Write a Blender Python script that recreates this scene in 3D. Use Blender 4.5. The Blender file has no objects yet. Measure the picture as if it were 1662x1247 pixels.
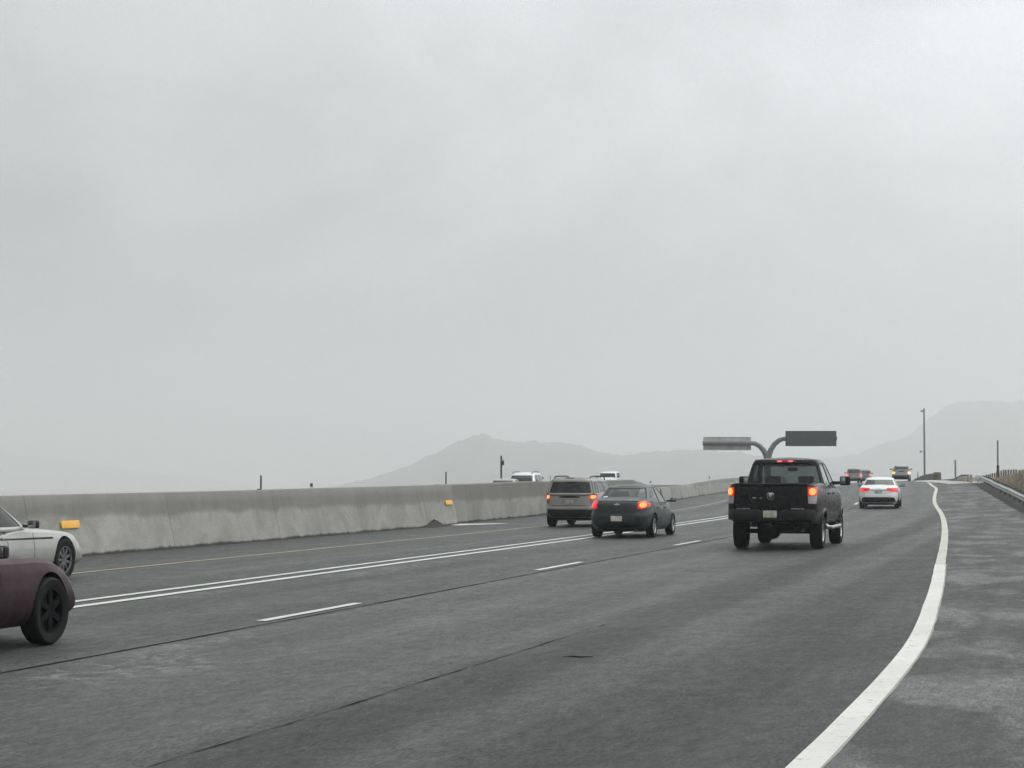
import bpy, bmesh, math, random
from mathutils import Vector, Matrix, noise as mnoise
random.seed(7)
sc = bpy.context.scene
COL = sc.collection
PI = math.pi

# ------------------------------------------------------------------ camera numbers
F, CX, CY, CAMZ = 3190.0, 831.0, 623.5, 1.75
PITCH = math.atan(144.5 / F)

# ------------------------------------------------------------------ helpers
def clamp(v, a=0.0, b=1.0): return max(a, min(b, v))
def sstep(a, b, v):
    t = clamp((v - a) / (b - a)); return t * t * (3 - 2 * t)
def lerp_pts(pts, x):
    if x <= pts[0][0]: return pts[0][1]
    for (a, b), (c, d) in zip(pts, pts[1:]):
        if x <= c: return b + (d - b) * (x - a) / (c - a)
    return pts[-1][1]
def hermite(pts):
    xs = [p[0] for p in pts]; ys = [p[1] for p in pts]; n = len(pts)
    d = [(ys[i + 1] - ys[i]) / (xs[i + 1] - xs[i]) for i in range(n - 1)]
    m = [d[0]] + [(d[i - 1] * (xs[i + 1] - xs[i]) + d[i] * (xs[i] - xs[i - 1])) / (xs[i + 1] - xs[i - 1]) for i in range(1, n - 1)] + [d[-1]]
    def f(x):
        if x <= xs[0]: return ys[0] + m[0] * (x - xs[0])
        if x >= xs[-1]: return ys[-1] + m[-1] * (x - xs[-1])
        k = max(i for i in range(n - 1) if xs[i] <= x)
        h = xs[k + 1] - xs[k]; t = (x - xs[k]) / h
        return ((2*t**3 - 3*t*t + 1) * ys[k] + (t**3 - 2*t*t + t) * h * m[k] + (-2*t**3 + 3*t*t) * ys[k + 1] + (t**3 - t*t) * h * m[k + 1])
    return f

def tag(o, label=None, cat=None, group=None, kind=None):
    if label: o['label'] = label
    if cat: o['category'] = cat
    if group: o['group'] = group
    if kind: o['kind'] = kind
    return o

def mesh_obj(name, verts, faces, mat, parent=None, smooth=True, sharp=35, uvs=None):
    me = bpy.data.meshes.new(name)
    me.from_pydata([tuple(v) for v in verts], [], faces)
    if uvs is not None:
        ul = me.uv_layers.new(name='UVMap')
        for lp in me.loops: ul.data[lp.index].uv = uvs[lp.vertex_index]
    bm = bmesh.new(); bm.from_mesh(me)
    bmesh.ops.recalc_face_normals(bm, faces=bm.faces[:]); bm.to_mesh(me); bm.free()
    return finish(name, me, mat, parent, smooth, sharp)

def finish(name, me, mat, parent=None, smooth=True, sharp=35):
    if smooth:
        me.shade_smooth()
        if sharp: me.set_sharp_from_angle(angle=math.radians(sharp))
    if mat: me.materials.clear(); me.materials.append(mat)
    o = bpy.data.objects.new(name, me); COL.objects.link(o)
    if parent: o.parent = parent
    return o

class MB:
    """collects simple shapes, then becomes one mesh object"""
    def __init__(s): s.bm = bmesh.new()
    def box(s, c, d, bev=0.0, rot=None, seg=2):
        r = bmesh.ops.create_cube(s.bm, size=1.0); vs = r['verts']
        bmesh.ops.scale(s.bm, vec=d, verts=vs)
        if bev:
            es = list({e for v in vs for e in v.link_edges})
            q = bmesh.ops.bevel(s.bm, geom=es, offset=bev, segments=seg, affect='EDGES', profile=0.6)
            vs = list({v for f in q['faces'] for v in f.verts} | {v for v in vs if v.is_valid})
        if rot: bmesh.ops.rotate(s.bm, cent=(0, 0, 0), matrix=rot, verts=vs)
        bmesh.ops.translate(s.bm, vec=c, verts=vs); return s
    def cyl(s, a, b, r0, r1=None, n=16):
        a, b = Vector(a), Vector(b); d = b - a; r1 = r0 if r1 is None else r1
        q = bmesh.ops.create_cone(s.bm, cap_ends=True, segments=n, radius1=r0, radius2=r1, depth=d.length)
        vs = q['verts']
        bmesh.ops.rotate(s.bm, cent=(0, 0, 0), matrix=d.to_track_quat('Z', 'Y').to_matrix(), verts=vs)
        bmesh.ops.translate(s.bm, vec=(a + b) / 2, verts=vs); return s
    def ball(s, c, r, sc_=(1, 1, 1), n=12):
        q = bmesh.ops.create_uvsphere(s.bm, u_segments=n * 2, v_segments=n, radius=r); vs = q['verts']
        bmesh.ops.scale(s.bm, vec=sc_, verts=vs); bmesh.ops.translate(s.bm, vec=c, verts=vs); return s
    def tube(s, pts, r, n=12):
        rings = []; pts = [Vector(p) for p in pts]
        for i, p in enumerate(pts):
            t = (pts[min(i + 1, len(pts) - 1)] - pts[max(i - 1, 0)]).normalized()
            q = t.to_track_quat('Z', 'Y'); rr = r[i] if isinstance(r, (list, tuple)) else r
            rings.append([s.bm.verts.new(p + q @ Vector((rr * math.cos(2*PI*k/n), rr * math.sin(2*PI*k/n), 0))) for k in range(n)])
        for A, B in zip(rings, rings[1:]):
            for k in range(n): s.bm.faces.new((A[k], A[(k+1) % n], B[(k+1) % n], B[k]))
        s.bm.faces.new(rings[0][::-1]); s.bm.faces.new(rings[-1]); return s
    def poly(s, verts, faces):
        vs = [s.bm.verts.new(v) for v in verts]
        for f in faces: s.bm.faces.new([vs[i] for i in f])
        return s
    def build(s, name, mat, parent=None, smooth=True, sharp=35):
        bmesh.ops.recalc_face_normals(s.bm, faces=s.bm.faces[:])
        me = bpy.data.meshes.new(name); s.bm.to_mesh(me); s.bm.free()
        return finish(name, me, mat, parent, smooth, sharp)

def empty(name, loc, rz=0.0, rx=0.0):
    o = bpy.data.objects.new(name, None); COL.objects.link(o)
    o.location = loc; o.rotation_euler = (rx, 0, rz); o.empty_display_size = 0.3
    return o

# ------------------------------------------------------------------ materials
class NT:
    def __init__(s, mat):
        s.nt = mat.node_tree; s.n = s.nt.nodes; s.l = s.nt.links
    def new(s, t, **kw):
        nd = s.n.new(t)
        for k, v in kw.items():
            if k == 'ins':
                for a, b in v.items(): s.put(nd, a, b)
            else: setattr(nd, k, v)
        return nd
    def put(s, nd, key, val):
        if isinstance(val, bpy.types.NodeSocket): s.l.new(val, nd.inputs[key])
        else: nd.inputs[key].default_value = val
    def math(s, op, a, b=0.0, c=None):
        nd = s.new('ShaderNodeMath', operation=op); s.put(nd, 0, a); s.put(nd, 1, b)
        if c is not None: s.put(nd, 2, c)
        return nd.outputs[0]
    def mix(s, fac, a, b, blend='MIX'):
        nd = s.new('ShaderNodeMix', data_type='RGBA', blend_type=blend)
        s.put(nd, 0, fac); s.put(nd, 6, a); s.put(nd, 7, b); return nd.outputs[2]
    def noise(s, vec, scale=5, detail=4, rough=0.55, dist=0.0):
        nd = s.new('ShaderNodeTexNoise'); s.put(nd, 'Vector', vec); nd.inputs['Scale'].default_value = scale
        nd.inputs['Detail'].default_value = detail; nd.inputs['Roughness'].default_value = rough; nd.inputs['Distortion'].default_value = dist
        return nd.outputs[0]
    def mapr(s, v, a, b, c, d, smooth=True):
        nd = s.new('ShaderNodeMapRange', interpolation_type='SMOOTHSTEP' if smooth else 'LINEAR')
        for i, q in enumerate((v, a, b, c, d)): s.put(nd, i, q)
        return nd.outputs[0]
    def scale(s, vec, xyz):
        nd = s.new('ShaderNodeVectorMath', operation='MULTIPLY'); s.put(nd, 0, vec); nd.inputs[1].default_value = xyz; return nd.outputs[0]

def c4(c): return (c[0], c[1], c[2], 1.0)
def new_mat(name):
    m = bpy.data.materials.new(name); m.use_nodes = True
    m.node_tree.nodes.clear(); t = NT(m)
    out = t.new('ShaderNodeOutputMaterial'); return m, t, out
def principled(t, out, **kw):
    p = t.new('ShaderNodeBsdfPrincipled')
    for k, v in kw.items(): t.put(p, k.replace('_', ' '), v)
    t.l.new(p.outputs[0], out.inputs[0]); return p
def plain(name, col, rough=0.5, var=0.18, scale=6.0, metal=0.0, bump=0.0, spec=0.5, coat=0.0):
    m, t, out = new_mat(name)
    tc = t.new('ShaderNodeTexCoord').outputs['Object']
    nz = t.noise(tc, scale, 5)
    a = c4([x * (1 - var) for x in col]); b = c4([min(1, x * (1 + var)) for x in col])
    cc = t.mix(t.mapr(nz, .3, .7, 0, 1), a, b)
    p = principled(t, out, Base_Color=cc, Roughness=t.mapr(nz, .2, .8, max(.02, rough - .08), min(1, rough + .08)), Metallic=metal, Specular_IOR_Level=spec, Coat_Weight=coat)
    p.inputs['Coat Roughness'].default_value = 0.12
    if bump:
        b_ = t.new('ShaderNodeBump'); b_.inputs['Strength'].default_value = bump; b_.inputs['Distance'].default_value = 0.02
        t.l.new(t.noise(tc, scale * 8, 4), b_.inputs['Height']); t.l.new(b_.outputs[0], p.inputs['Normal'])
    return m
def paint(name, col, metal=0.0, dirt=(0.11, 0.10, 0.09), dirt_amt=0.5, rough=0.32, top=0.75, spec=.5, coat=.6):
    """vehicle paint with a film of road grime that is thicker low on the body"""
    m, t, out = new_mat(name)
    tc = t.new('ShaderNodeTexCoord').outputs['Object']
    sep = t.new('ShaderNodeSeparateXYZ', ins={0: tc})
    nz = t.noise(tc, 3.0, 6, .65)
    low = t.mapr(sep.outputs[2], 0.25, top, 1.0, 0.1)
    d = t.math('MULTIPLY', t.math('MULTIPLY', low, t.mapr(nz, .25, .75, .35, 1.0)), dirt_amt)
    cc = t.mix(d, c4(col), c4(dirt))
    r = t.math('ADD', t.math('MULTIPLY', d, .5), t.mapr(nz, .3, .7, rough - .05, rough + .08))
    p = principled(t, out, Base_Color=cc, Roughness=r, Metallic=metal, Specular_IOR_Level=spec, Coat_Weight=t.math('SUBTRACT', coat, t.math('MULTIPLY', d, coat)))
    p.inputs['Coat Roughness'].default_value = 0.14
    return m
def glass(name, tint, rough=0.02, gloss=1.0):
    m, t, out = new_mat(name)
    tr = t.new('ShaderNodeBsdfTransparent'); tr.inputs[0].default_value = c4(tint)
    gl = t.new('ShaderNodeBsdfGlossy'); gl.inputs['Roughness'].default_value = rough; gl.inputs[0].default_value = c4((gloss,)*3)
    bf = t.new('ShaderNodeNewGeometry').outputs['Backfacing']
    fr = t.new('ShaderNodeFresnel'); t.l.new(t.mapr(bf, 0, 1, 1.45, 1 / 1.45, False), fr.inputs[0])
    mx = t.new('ShaderNodeMixShader'); t.l.new(fr.outputs[0], mx.inputs[0]); t.l.new(tr.outputs[0], mx.inputs[1]); t.l.new(gl.outputs[0], mx.inputs[2])
    t.l.new(mx.outputs[0], out.inputs[0]); return m
def lamp(name, col, strength, base=(0.3, 0.02, 0.02), core=None):
    m, t, out = new_mat(name)
    tc = t.new('ShaderNodeTexCoord').outputs['Object']
    nz = t.noise(tc, 30, 2)
    e = t.mapr(nz, .3, .7, strength * .85, strength * 1.15)
    principled(t, out, Base_Color=c4(base), Roughness=.15, Emission_Color=c4(col), Emission_Strength=e)
    return m

M = {}
M['black_paint'] = paint('black_paint', (0.006, 0.0065, 0.007), dirt=(.03, .028, .026), dirt_amt=.4, rough=.25, top=1.0, spec=.2, coat=.15)
M['slate_paint'] = paint('slate_paint', (0.017, 0.024, 0.026), dirt=(.024, .025, .024), dirt_amt=.5, rough=.3, spec=.28, coat=.28)
M['lip_sheen'] = plain('lip_sheen', (.05, .06, .062), .25, .1, 6, coat=.5)  # slate made paler: sky sheen of the trunk edge held in the colour
M['tan_paint'] = paint('tan_paint', (0.26, 0.24, 0.22), dirt=(.11, .10, .09), dirt_amt=.4)
M['white_paint'] = paint('white_paint', (0.80, 0.81, 0.80), dirt=(.38, .36, .34), dirt_amt=.45)
M['pearl_paint'] = paint('pearl_paint', (0.45, 0.44, 0.41), dirt=(.14, .135, .125), dirt_amt=.75)
M['maroon_paint'] = paint('maroon_paint', (0.055, 0.026, 0.034), dirt=(.010, .009, .010), dirt_amt=1.0, rough=.4, top=1.05, spec=.2, coat=.08)
M['silver_paint'] = paint('silver_paint', (0.36, 0.37, 0.37), dirt=(.12, .12, .11), dirt_amt=.5)
M['sage_paint'] = paint('sage_paint', (0.24, 0.26, 0.24), dirt=(.12, .12, .11), dirt_amt=.5)
M['gray_paint'] = paint('gray_paint', (0.20, 0.20, 0.20), dirt=(.10, .10, .10), dirt_amt=.5)
M['rubber'] = plain('rubber', (0.010, 0.010, 0.010), .75, .3, 12, spec=.2)
M['plastic'] = plain('plastic', (0.014, 0.014, 0.015), .55, .25, 9, spec=.25)
M['seat'] = plain('seat_fabric', (0.03, 0.03, 0.032), .8, .2, 9)
M['alloy'] = plain('alloy', (0.45, 0.45, 0.46), .3, .15, 10, metal=.9)
M['mid_alloy'] = plain('mid_alloy', (0.20, 0.20, 0.20), .4, .2, 10, metal=.7)
M['dark_alloy'] = plain('dark_alloy', (0.05, 0.05, 0.052), .4, .2, 10, metal=.6)
M['black_alloy'] = plain('black_alloy', (0.010, 0.010, 0.011), .8, .2, 10, spec=.1)
M['chrome'] = plain('chrome', (0.75, 0.76, 0.77), .12, .05, 10, metal=1.0)
M['glass_dark'] = glass('glass_privacy', (0.12, 0.13, 0.13))
M['glass_mid'] = glass('glass_tinted', (0.62, 0.67, 0.65))
M['glass_rear'] = glass('glass_rear', (0.16, 0.19, 0.183))
M['glass_sedan'] = glass('glass_sedan', (0.30, 0.35, 0.33))
M['glass_clear'] = glass('glass_clear', (0.85, 0.88, 0.87))
M['glass_black'] = glass('glass_black', (0.06, 0.065, 0.065))
M['plate'] = plain('plate', (0.50, 0.47, 0.40), .5, .25, 9)
M['plate_hi'] = plain('plate_pale', (0.62, 0.57, 0.53), .5, .25, 9)
M['lens_red'] = lamp('lens_red', (1.0, 0.02, 0.012), .62, (.12, .004, .004))
M['lens_dull'] = plain('lens_dull', (0.22, 0.11, 0.12), .2, .25, 25, coat=.6)
M['lens_pale'] = plain('lens_pale', (0.42, 0.33, 0.36), .2, .3, 40, coat=.6)
M['bulb_amber'] = lamp('bulb_amber', (1.0, 0.33, 0.05), 1.6)
M['bulb_red'] = lamp('bulb_red', (1.0, 0.035, 0.035), 1.1)
M['bulb_pink'] = lamp('bulb_pink', (1.0, 0.17, 0.15), 1.35)
M['bulb_yellow'] = lamp('bulb_yellow', (1.0, 0.66, 0.14), 1.25)
M['bulb_white'] = lamp('bulb_white', (1.0, 0.58, 0.40), 1.5)
M['chmsl'] = lamp('brake_strip', (0.9, 0.08, 0.07), .28, (.2, .01, .01))
M['mirror_glass'] = plain('mirror_glass', (0.38, 0.41, 0.40), .08, .05, 5, metal=.9)
M['galv'] = plain('galvanised_steel', (0.47, 0.48, 0.48), .45, .15, 7, metal=.35)
M['sign_dark'] = plain('sign_dark', (0.030, 0.031, 0.031), .6, .15, 2)
M['sign_grey'] = plain('sign_grey', (0.46, 0.445, 0.42), .6, .15, 1.2)
M['pipe_grey'] = plain('pipe_grey', (0.14, 0.145, 0.145), .5, .12, 3)
M['pole_dark'] = plain('pole_dark', (0.045, 0.043, 0.042), .7, .25, 5)
M['pole_grey'] = plain('pole_grey', (0.17, 0.17, 0.17), .6, .2, 4)
M['wood'] = plain('weathered_wood', (0.09, 0.078, 0.068), .85, .3, 6)
M['reflector_amber'] = plain('reflector_amber', (0.98, 0.50, 0.05), .35, .08, 8)
M['reflector_red'] = plain('reflector_red', (0.16, 0.045, 0.03), .35, .15, 8)
M['white_post'] = plain('white_post', (0.75, 0.75, 0.74), .5, .08, 5)
M['yellow_grime'] = plain('yellow_grime', (0.12, 0.105, 0.05), .7, .4, 3)
M['pale_concrete'] = plain('pale_concrete', (0.42, 0.41, 0.38), .8, .15, .8)
M['rail_worn'] = plain('rail_worn', (.30, .28, .25), .7, .25, 3)
M['sticker'] = plain('sticker', (0.62, 0.7, 0.72), .4, .1, 30)
M['interior'] = plain('interior', (0.02, 0.02, 0.021), .8, .2, 5)
M['barrier_dark'] = plain('barrier_dark', (0.10, 0.095, 0.085), .85, .25, 1.0)
M['tan_shadow'] = plain('tan_recess_shade', (0.235, 0.215, 0.20), .45, .15, 6)
M['plate_grey'] = plain('plate_grimy', (0.34, 0.325, 0.31), .5, .2, 9)

# ------------------------------------------------------------------ the road in plan and profile
XD = hermite([(-60, -27.6), (-20, -15.8), (0, -9.9), (23.25, -2.98), (36, .60), (49.8, 4.55), (70, 10.1), (90, 15.3), (110, 19.75),
              (133, 24.4), (160, 29.7), (193, 36.1), (225, 41.8), (257, 46.9), (280, 49.9), (340, 55.5), (430, 58)])
def gprof(s):
    if s < 190: return sstep(72, 146, s)
    d = s - 190
    if d < 130: return 1 - d * d * .000105
    return 1 - 130 * 130 * .000105 - (d - 130) * .0273
def lat(t): return clamp(1 + .045 * (t - 4.0), 0.0, 1.18)
def gz(s, t): return gprof(s) * (lat(t) if s < 260 else lat(t) + (1 - lat(t)) * clamp((s - 260) / 60))
def slope(s): return (XD(s + 1) - XD(s - 1)) / 2
def P(s, t, dz=0.0):
    k = slope(s); L = math.sqrt(1 + k * k)
    return Vector((XD(s) + t / L, s - t * k / L, gz(s, t) + dz))
def st(X, Y):
    s = Y
    for _ in range(12):
        k = slope(s); L = math.sqrt(1 + k * k)
        t = (X - XD(s)) * L * 1.0
        t = (X - XD(s)) / L - (Y - s) * k / L + 0.0
        s = s + ((X - XD(s)) * k + (Y - s)) / (L * L)
    k = slope(s); L = math.sqrt(1 + k * k)
    return s, (X - XD(s)) / L - (Y - s) * k / L
def ground(X, Y):
    s, t = st(X, Y); return gz(s, t)
def px(x, D): return (x - CX) / F * D           # sideways distance of a thing seen at column x and depth D
def heading(s): return math.atan(slope(s))

EDGE = hermite([(-40, -13.4), (0, -1.85), (8, .60), (11.65, 1.70), (15.05, 2.70), (19.65, 3.98), (26.6, 5.66),
                (37.7, 8.19), (59.4, 13.05), (79.7, 17.40), (98.8, 21.2), (107, 22.97),
                (113, 24.3), (122, 26.3), (133, 28.35), (145, 30.75), (165, 34.7), (185, 38.4), (205, 42.1), (257, 50.9), (300, 56)])
RAILX = hermite([(-40, 3), (0, 7.5), (30, 11.8), (60, 17.3), (75, 20.4), (85, 22.25), (97, 24.6), (112, 27.4), (128, 30.5), (150, 34.4), (185, 41.0), (230, 49), (300, 58)])

# ------------------------------------------------------------------ road materials
def road_material(name, base=0.075, shoulder=False):
    m, t, out = new_mat(name)
    uv = t.new('ShaderNodeUVMap').outputs[0]
    pos = t.new('ShaderNodeNewGeometry').outputs['Position']
    sep = t.new('ShaderNodeSeparateXYZ', ins={0: uv}); tt, ss = sep.outputs[0], sep.outputs[1]
    big = t.noise(t.scale(uv, (.35, .045, 1)), 1.0, 5, .6)
    streak = t.noise(t.scale(uv, (2.2, .10, 1)), 1.0, 4, .6, .3)
    blot = t.noise(t.scale(uv, (.85, .36, 1)), 1.0, 6, .62, .5) if shoulder else t.noise(pos, .75, 6, .62, .4)
    speck = t.noise(pos, 34.0, 3, .7)
    grit = t.noise(pos, 150.0, 2, .7)
    v = t.mapr(big, .3, .7, .82, 1.16)
    v = t.math('MULTIPLY', v, t.mapr(streak, .3, .7, .82, 1.2))
    mid = t.noise(t.scale(uv, (8.0, 2.6, 1)), 1.0, 7, .82)
    fleck = t.noise(t.scale(uv, (42.0, 9.0, 1)), 1.0, 4, .75)
    mid2 = t.noise(t.scale(uv, (2.0, .45, 1)), 1.0, 6, .75, .3)
    v = t.math('MULTIPLY', v, t.mapr(mid, .38, .62, .70, 1.3, False))
    v = t.math('MULTIPLY', v, t.mapr(mid2, .3, .7, .82, 1.2, False))
    v = t.math('MULTIPLY', v, t.mapr(fleck, .38, .62, .40, 1.7, False))
    v = t.math('MULTIPLY', v, t.mapr(speck, .36, .64, .75, 1.25, False))
    v = t.math('MULTIPLY', v, t.mapr(t.math('POWER', grit, 2.0), .40, .48, 1.0, 2.2))
    if shoulder:
        v = t.math('MULTIPLY', v, t.mapr(blot, .42, .66, .62, 1.75))
    else:
        v = t.math('MULTIPLY', v, t.mapr(blot, .35, .7, .92, 1.18))
        ramp = t.new('ShaderNodeValToRGB'); r = ramp.color_ramp
        stops = [(-12, .85), (-8.2, .92), (-7.4, 1.02), (-6.6, .84), (-5.3, 1.08), (-4.2, .88), (-3.0, 1.06), (-2.2, .84), (-1.2, 1.04), (-.2, .88), (.5, 1.14), (1.1, .94), (1.9, 1.14), (2.9, .94), (3.7, 1.06),
                 (4.3, .60), (4.8, .60), (5.05, .92), (5.55, .90), (5.9, .62), (6.8, .56), (7.6, .68), (9, .6), (14, .6)]
        def pos01(a): return (a + 13) / 28
        while len(r.elements) < len(stops): r.elements.new(.5)
        for e, (a, b) in zip(r.elements, stops): e.position = pos01(a); e.color = (b / 1.3, b / 1.3, b / 1.3, 1)
        wob = t.math('ADD', tt, t.mapr(t.noise(t.scale(uv, (0, .25, 0)), 1.0, 3), .2, .8, -.10, .10))
        t.l.new(t.mapr(wob, -13.0, 15.0, 0, 1, False), ramp.inputs[0])
        v = t.math('MULTIPLY', v, t.math('MULTIPLY', ramp.outputs[0], 1.3))
        lane_rough = t.mapr(ramp.outputs[0], .42, .88, .13, -.03, False)
        # pale smears in the second lane: wet reflections put into the colour
        def glint_smear(tc, sc_, rt, rs, amt):
            a = t.math('DIVIDE', t.math('SUBTRACT', tt, tc), rt); b = t.math('DIVIDE', t.math('SUBTRACT', ss, sc_), rs)
            d = t.math('SQRT', t.math('ADD', t.math('MULTIPLY', a, a), t.math('MULTIPLY', b, b)))
            n_ = t.noise(t.scale(uv, (1.6, 1.5, 1)), 1.3, 6, .65, 1.6)
            return t.math('MULTIPLY', t.math('MULTIPLY', t.mapr(d, .3, 1, 1, 0), t.mapr(n_, .46, .60, 0, 1)), amt)
        for q in ((1.1, 18.0, .9, 2.2, 2.0), (.6, 20.5, .4, 2.0, 1.3), (-2.6, 34.5, .6, 5.5, 1.6), (-2.9, 27.5, .3, 1.8, 1.4), (2.0, 13.0, 1.2, 1.5, .8)):
            v = t.math('MULTIPLY', v, t.math('ADD', 1.0, glint_smear(*q)))
    val = t.math('MULTIPLY', v, base)
    comb = t.new('ShaderNodeCombineColor'); t.put(comb, 0, val); t.put(comb, 1, t.math('MULTIPLY', val, 1.01)); t.put(comb, 2, t.math('MULTIPLY', val, .92))
    rough = t.mapr(t.math('ADD', t.math('MULTIPLY', streak, .5), t.math('MULTIPLY', blot, .5)), .35, .65, .44, .62)
    if not shoulder: rough = t.math('ADD', rough, lane_rough)
    else: rough = t.math('ADD', rough, t.mapr(blot, .42, .64, .14, -.08))
    rough = t.math('ADD', rough, t.mapr(mid, .38, .62, .06, -.06, False))
    p = principled(t, out, Base_Color=comb.outputs[0], Roughness=rough, Specular_IOR_Level=.38)
    b = t.new('ShaderNodeBump'); b.inputs['Strength'].default_value = .7; b.inputs['Distance'].default_value = .015
    t.l.new(t.math('ADD', t.math('MULTIPLY', grit, .4), t.math('ADD', speck, t.math('MULTIPLY', mid, 1.5))), b.inputs['Height']); t.l.new(b.outputs[0], p.inputs['Normal'])
    return m
M['road'] = road_material('wet_asphalt', 0.046)
M['shoulder'] = road_material('shoulder_asphalt', 0.046, True)

def line_material(name, col, wear=.25, base=(.12, .12, .12)):
    m, t, out = new_mat(name)
    pos = t.new('ShaderNodeNewGeometry').outputs['Position']
    n1 = t.noise(pos, 9.0, 6, .7); n2 = t.noise(pos, 60.0, 3, .7)
    w = t.math('MULTIPLY', t.mapr(n1, .55, .75, 0, 1), wear)
    w = t.math('ADD', w, t.math('MULTIPLY', t.mapr(n2, .66, .72, 0, 1), wear * 1.6))
    w2 = t.noise(pos, .6, 3)
    c = t.mix(t.mapr(w2, .3, .7, 0, 1), c4([x * .86 for x in col]), c4(col))
    principled(t, out, Base_Color=t.mix(w, c, c4(base)), Roughness=.55); return m
M['line_white'] = line_material('line_white', (.72, .71, .65), .8)
M['line_cream'] = line_material('line_cream', (.58, .56, .49), .4)
M['line_yellow'] = line_material('line_yellow', (.50, .39, .24), .8)
M['line_old'] = line_material('line_old_white', (.72, .73, .67), .6)
M['line_dirty'] = line_material('line_dirty', (.34, .32, .27), .9)
M['tar'] = plain('tar_seam', (.030, .030, .029), .95, .3, 4, spec=.0)
M['tar_worn'] = plain('worn_tar_seam', (.034, .034, .033), .95, .4, 3, spec=.0)

# ------------------------------------------------------------------ road sheets and markings
def srange(a, b, step):
    n = max(1, int(round((b - a) / step))); return [a + (b - a) * i / n for i in range(n + 1)]
def sheet(name, rows, mat, dz):
    """rows: list of lists of (s,t)"""
    n = len(rows[0]); vs = []; uv = []
    for r in rows:
        for s, t in r: vs.append(P(s, t, dz)); uv.append((t, s))
    fs = [(i*n + j, i*n + j + 1, (i+1)*n + j + 1, (i+1)*n + j) for i in range(len(rows) - 1) for j in range(n - 1)]
    return mesh_obj(name, vs, fs, mat, smooth=True, sharp=None, uvs=uv)
TT = [-36, -30, -24, -18, -14] + [-12 + i for i in range(23)]
ROWS = srange(-40, 420, 2.0)
def row_at(s):
    X = RAILX(s); _, tr = st(X, s)
    tmax = min(tr + .05, 14.0)
    return [(s, t) for t in TT if t < 8.0] + [(s, 8.0 - 1e-3 + (tmax - 8.0) * k / 4) if tmax > 8.05 else (s, min(tmax, 8.0) - .02 + .004 * k) for k in range(1, 5)]
road = sheet('road', [row_at(s) for s in ROWS], M['road'], 0.0)
tag(road, kind='structure')

def edge_st(s0):
    """(s,t) of the white edge line at depth s0"""
    return st(EDGE(s0), s0)
# paved shoulder right of the edge line
rows = []
for d in srange(-30, 205, 1.5):
    s, t0 = edge_st(d)
    s2, t1 = st(RAILX(d), d)
    t1 = min(t1 + .05, 14.2)
    rows.append([(s, t0 + (t1 - t0) * k / 8) for k in range(9)])
tag(sheet('shoulder', rows, M['shoulder'], 0.005), kind='structure')

def strip(name, fn, w, d0, d1, step, mat, dz=0.009, jit=0.0, wvar=0.0):
    rows = []; w_ = w
    for d in srange(d0, d1, step):
        s, t = fn(d); j = jit * (mnoise.noise((d * .9, w * 37, 0)))
        j2 = jit * .35 * (mnoise.noise((d * 3.1, 5, w)))
        if wvar: w = w_ * max(.12, 1 + wvar * mnoise.noise((d * .45, 3, w_)) + wvar * .8 * mnoise.noise((d * 1.7, 8, w_)))
        rows.append([(s, t - w / 2 + j + j2), (s, t + j), (s, t + w / 2 + j - j2 * 1.6)])
    o = sheet(name, rows, mat, dz); tag(o, kind='structure'); return o
off = lambda t: (lambda d: (d, t))
strip('edge_line', lambda d: (lambda q: (q[0], q[1] + .012))(edge_st(d)), .216, -20, 37.7, .2, M['line_dirty'], dz=.0075, jit=.010)
strip('edge_line', edge_st, .200, -20, 37.7, .2, M['line_white'], jit=.004)
strip('edge_line', edge_st, .185, 37.75, 198, 1.0, M['line_cream'], jit=.012)
for t0, w, mt in ((-3.30, .175, M['line_old']), (-3.82, .15, M['line_old'])):
    strip('lane_line', off(t0), w, -20, 330, 1.0, mt, jit=.008)
strip('yellow_line', off(-7.45), .11, -20, 330, 1.0, M['line_yellow'], jit=.01)
d = 23.3 - 12.15 * 3
while d < 250:
    strip('lane_dash', off(0.0), .13, d, d + 3.2, .4, M['line_white'], jit=.01); d += 12.15
strip('tar_seam', off(.24), .036, -20, 220, .4, M['tar'], dz=.006, jit=.012, wvar=.7)
strip('tar_seam', off(4.02), .011, 4, 24, .15, M['tar_worn'], dz=.0065, jit=.02, wvar=2.2)

# ------------------------------------------------------------------ terrain
def terr_material():
    m, t, out = new_mat('dry_terrain')
    pos = t.new('ShaderNodeNewGeometry').outputs['Position']
    n1 = t.noise(pos, .9, 6, .65); n2 = t.noise(pos, .01, 5, .6); n3 = t.noise(pos, 14, 4, .7)
    soil = t.mix(t.mapr(n3, .3, .7, 0, 1), c4((.055, .042, .034)), c4((.13, .105, .085)))
    grass = t.mix(t.mapr(n1, .35, .65, 0, 1), c4((.24, .185, .13)), c4((.36, .295, .22)))
    c = t.mix(t.mapr(n2, .4, .6, .45, 1), soil, grass)
    principled(t, out, Base_Color=c, Roughness=.95); return m
M['terrain'] = terr_material()
M['soil'] = plain('dark_soil', (.030, .026, .023), .95, .4, 3, bump=.5)
def bank(s, d):
    """height of the roadside bank, d metres right of the guardrail"""
    if d < .25: return -.02
    h = .30 * sstep(.25, .7, d) + 1.15 * sstep(.6, 3.2, d) + .25 * sstep(3, 10, d)
    fade = 1 - .88 * sstep(104, 142, s)
    return h * fade
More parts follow.
